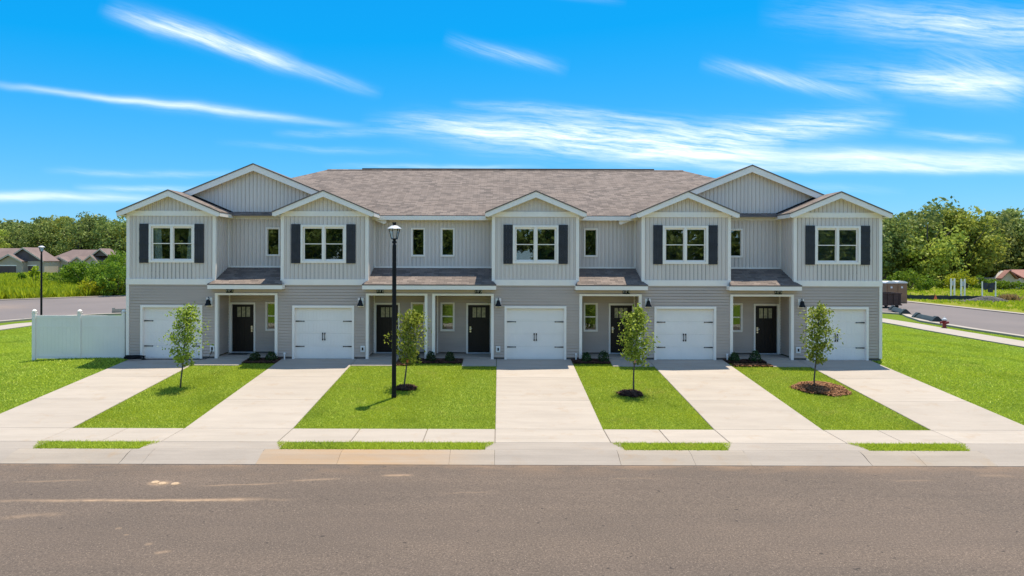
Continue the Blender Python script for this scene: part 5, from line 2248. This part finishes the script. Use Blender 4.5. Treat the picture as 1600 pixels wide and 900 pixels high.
# silt fence
t = empty('silt_fence', (50, 52, -.6))
tag(t, 'long low black silt fence along the far side of the right street', 'fence')
P = [(-4.0, 4.5), (-1.0, 2.2), (2.5, 1.4), (6, 0.4), (9.5, -.6)]
mb = MB()
for (a, b) in zip(P[:-1], P[1:]):
    n = 8
    for k in range(n):
        u0, u1 = k / n, (k + 1) / n
        q = [(a[0] + (b[0] - a[0]) * u, a[1] + (b[1] - a[1]) * u + .05 * math.sin(9 * u)) for u in (u0, u1)]
        z0, z1 = .52 + .04 * math.sin(u0 * 20), .52 + .04 * math.sin(u1 * 20)
        mb.prism([(q[0][0], q[0][1], -.05), (q[1][0], q[1][1], -.05), (q[1][0], q[1][1], z1), (q[0][0], q[0][1], z0)], (0, .02, 0))
mb.build('fabric', 'sock', t)
for k in range(12):
    u = k / 11 * (len(P) - 1)
    i = min(int(u), len(P) - 2)
    a, b = P[i], P[i + 1]
    fx, fy = a[0] + (b[0] - a[0]) * (u - i), a[1] + (b[1] - a[1]) * (u - i)
    MB().box(fx - .025, fx + .025, fy + .08, fy + .12, -.1, .72).build('stake', 'bark', t)

# gravel heap, dry tuft, marker
rgv = np.random.default_rng(77)
n = 2600
gx, gy = rgv.normal(0, 1.5, n), rgv.normal(0, .6, n)
gz = np.maximum(0, .55 * np.exp(-((gx / 1.8) ** 2 + (gy / .9) ** 2)) - .02) + .02
o_ = np.array([px2w(1546, 78), 50.6, -.6])
s_ = rgv.uniform(.06, .14, n)
tet = np.array([[1, 1, 1], [-1, -1, 1], [-1, 1, -1], [1, -1, -1]]) * .6
v = (np.stack([gx, gy, gz], 1) + o_)[:, None, :] + tet[None] * s_[:, None, None]
ff = (np.arange(n) * 4)[:, None, None] + np.array([[0, 1, 2], [0, 3, 1], [0, 2, 3], [1, 3, 2]])[None]
tag(link('gravel_heap', np_mesh('gravel_heap', v.reshape(-1, 3), ff.reshape(-1, 3), 'gravel', 3)), 'low heap of grey gravel beside the right street', 'gravel', None, 'stuff')


def tuft_fn(rg, n):
    return px2w(1582, 78) + rg.normal(0, .45, n), 50.8 + rg.normal(0, .4, n)


weeds('dry_weeds', tuft_fn, 60, .5, .9, .06, 'dry', 'tan dry weed clump right of the gravel heap', 5, 7)
t = MB()
t.lathe([(.16, 0), (.16, .05), (.09, .06), (.07, .75), (.05, 1.0), (.02, 1.02)], 12)
tag(t.build('traffic_marker', 'orange', None, (px2w(1532, 84.5), 56.6, -.6)), 'orange marker beside the left post of the dark tarp', 'marker')
t = MB()
t.lathe([(.22, 0), (.22, .05), (.16, .06), (.04, .6), (.02, .62)], 12)
tag(t.build('traffic_cone', 'orange', None, (px2w(1450.5, 82), 53.0, -.6)), 'orange cone in front of the black silt fence', 'cone')
# dirt clods dropped on the road
for i, (x, y) in enumerate([(-7.55, -12.6), (-7.35, -12.68), (-7.06, -12.7)]):
    v = []
    mb = MB()
    mb.lathe([(.03, 0), (.09, .006), (.075, .022), (.03, .032)], 9, (0, 0), i)
    tag(mb.build('dirt_clod', 'clod', None, (x, y, -.860 + .0)), f'{["left", "middle", "right"][i]} tan dirt clod dropped on the asphalt near the kerb', 'dirt', 'dirt clods on the road')
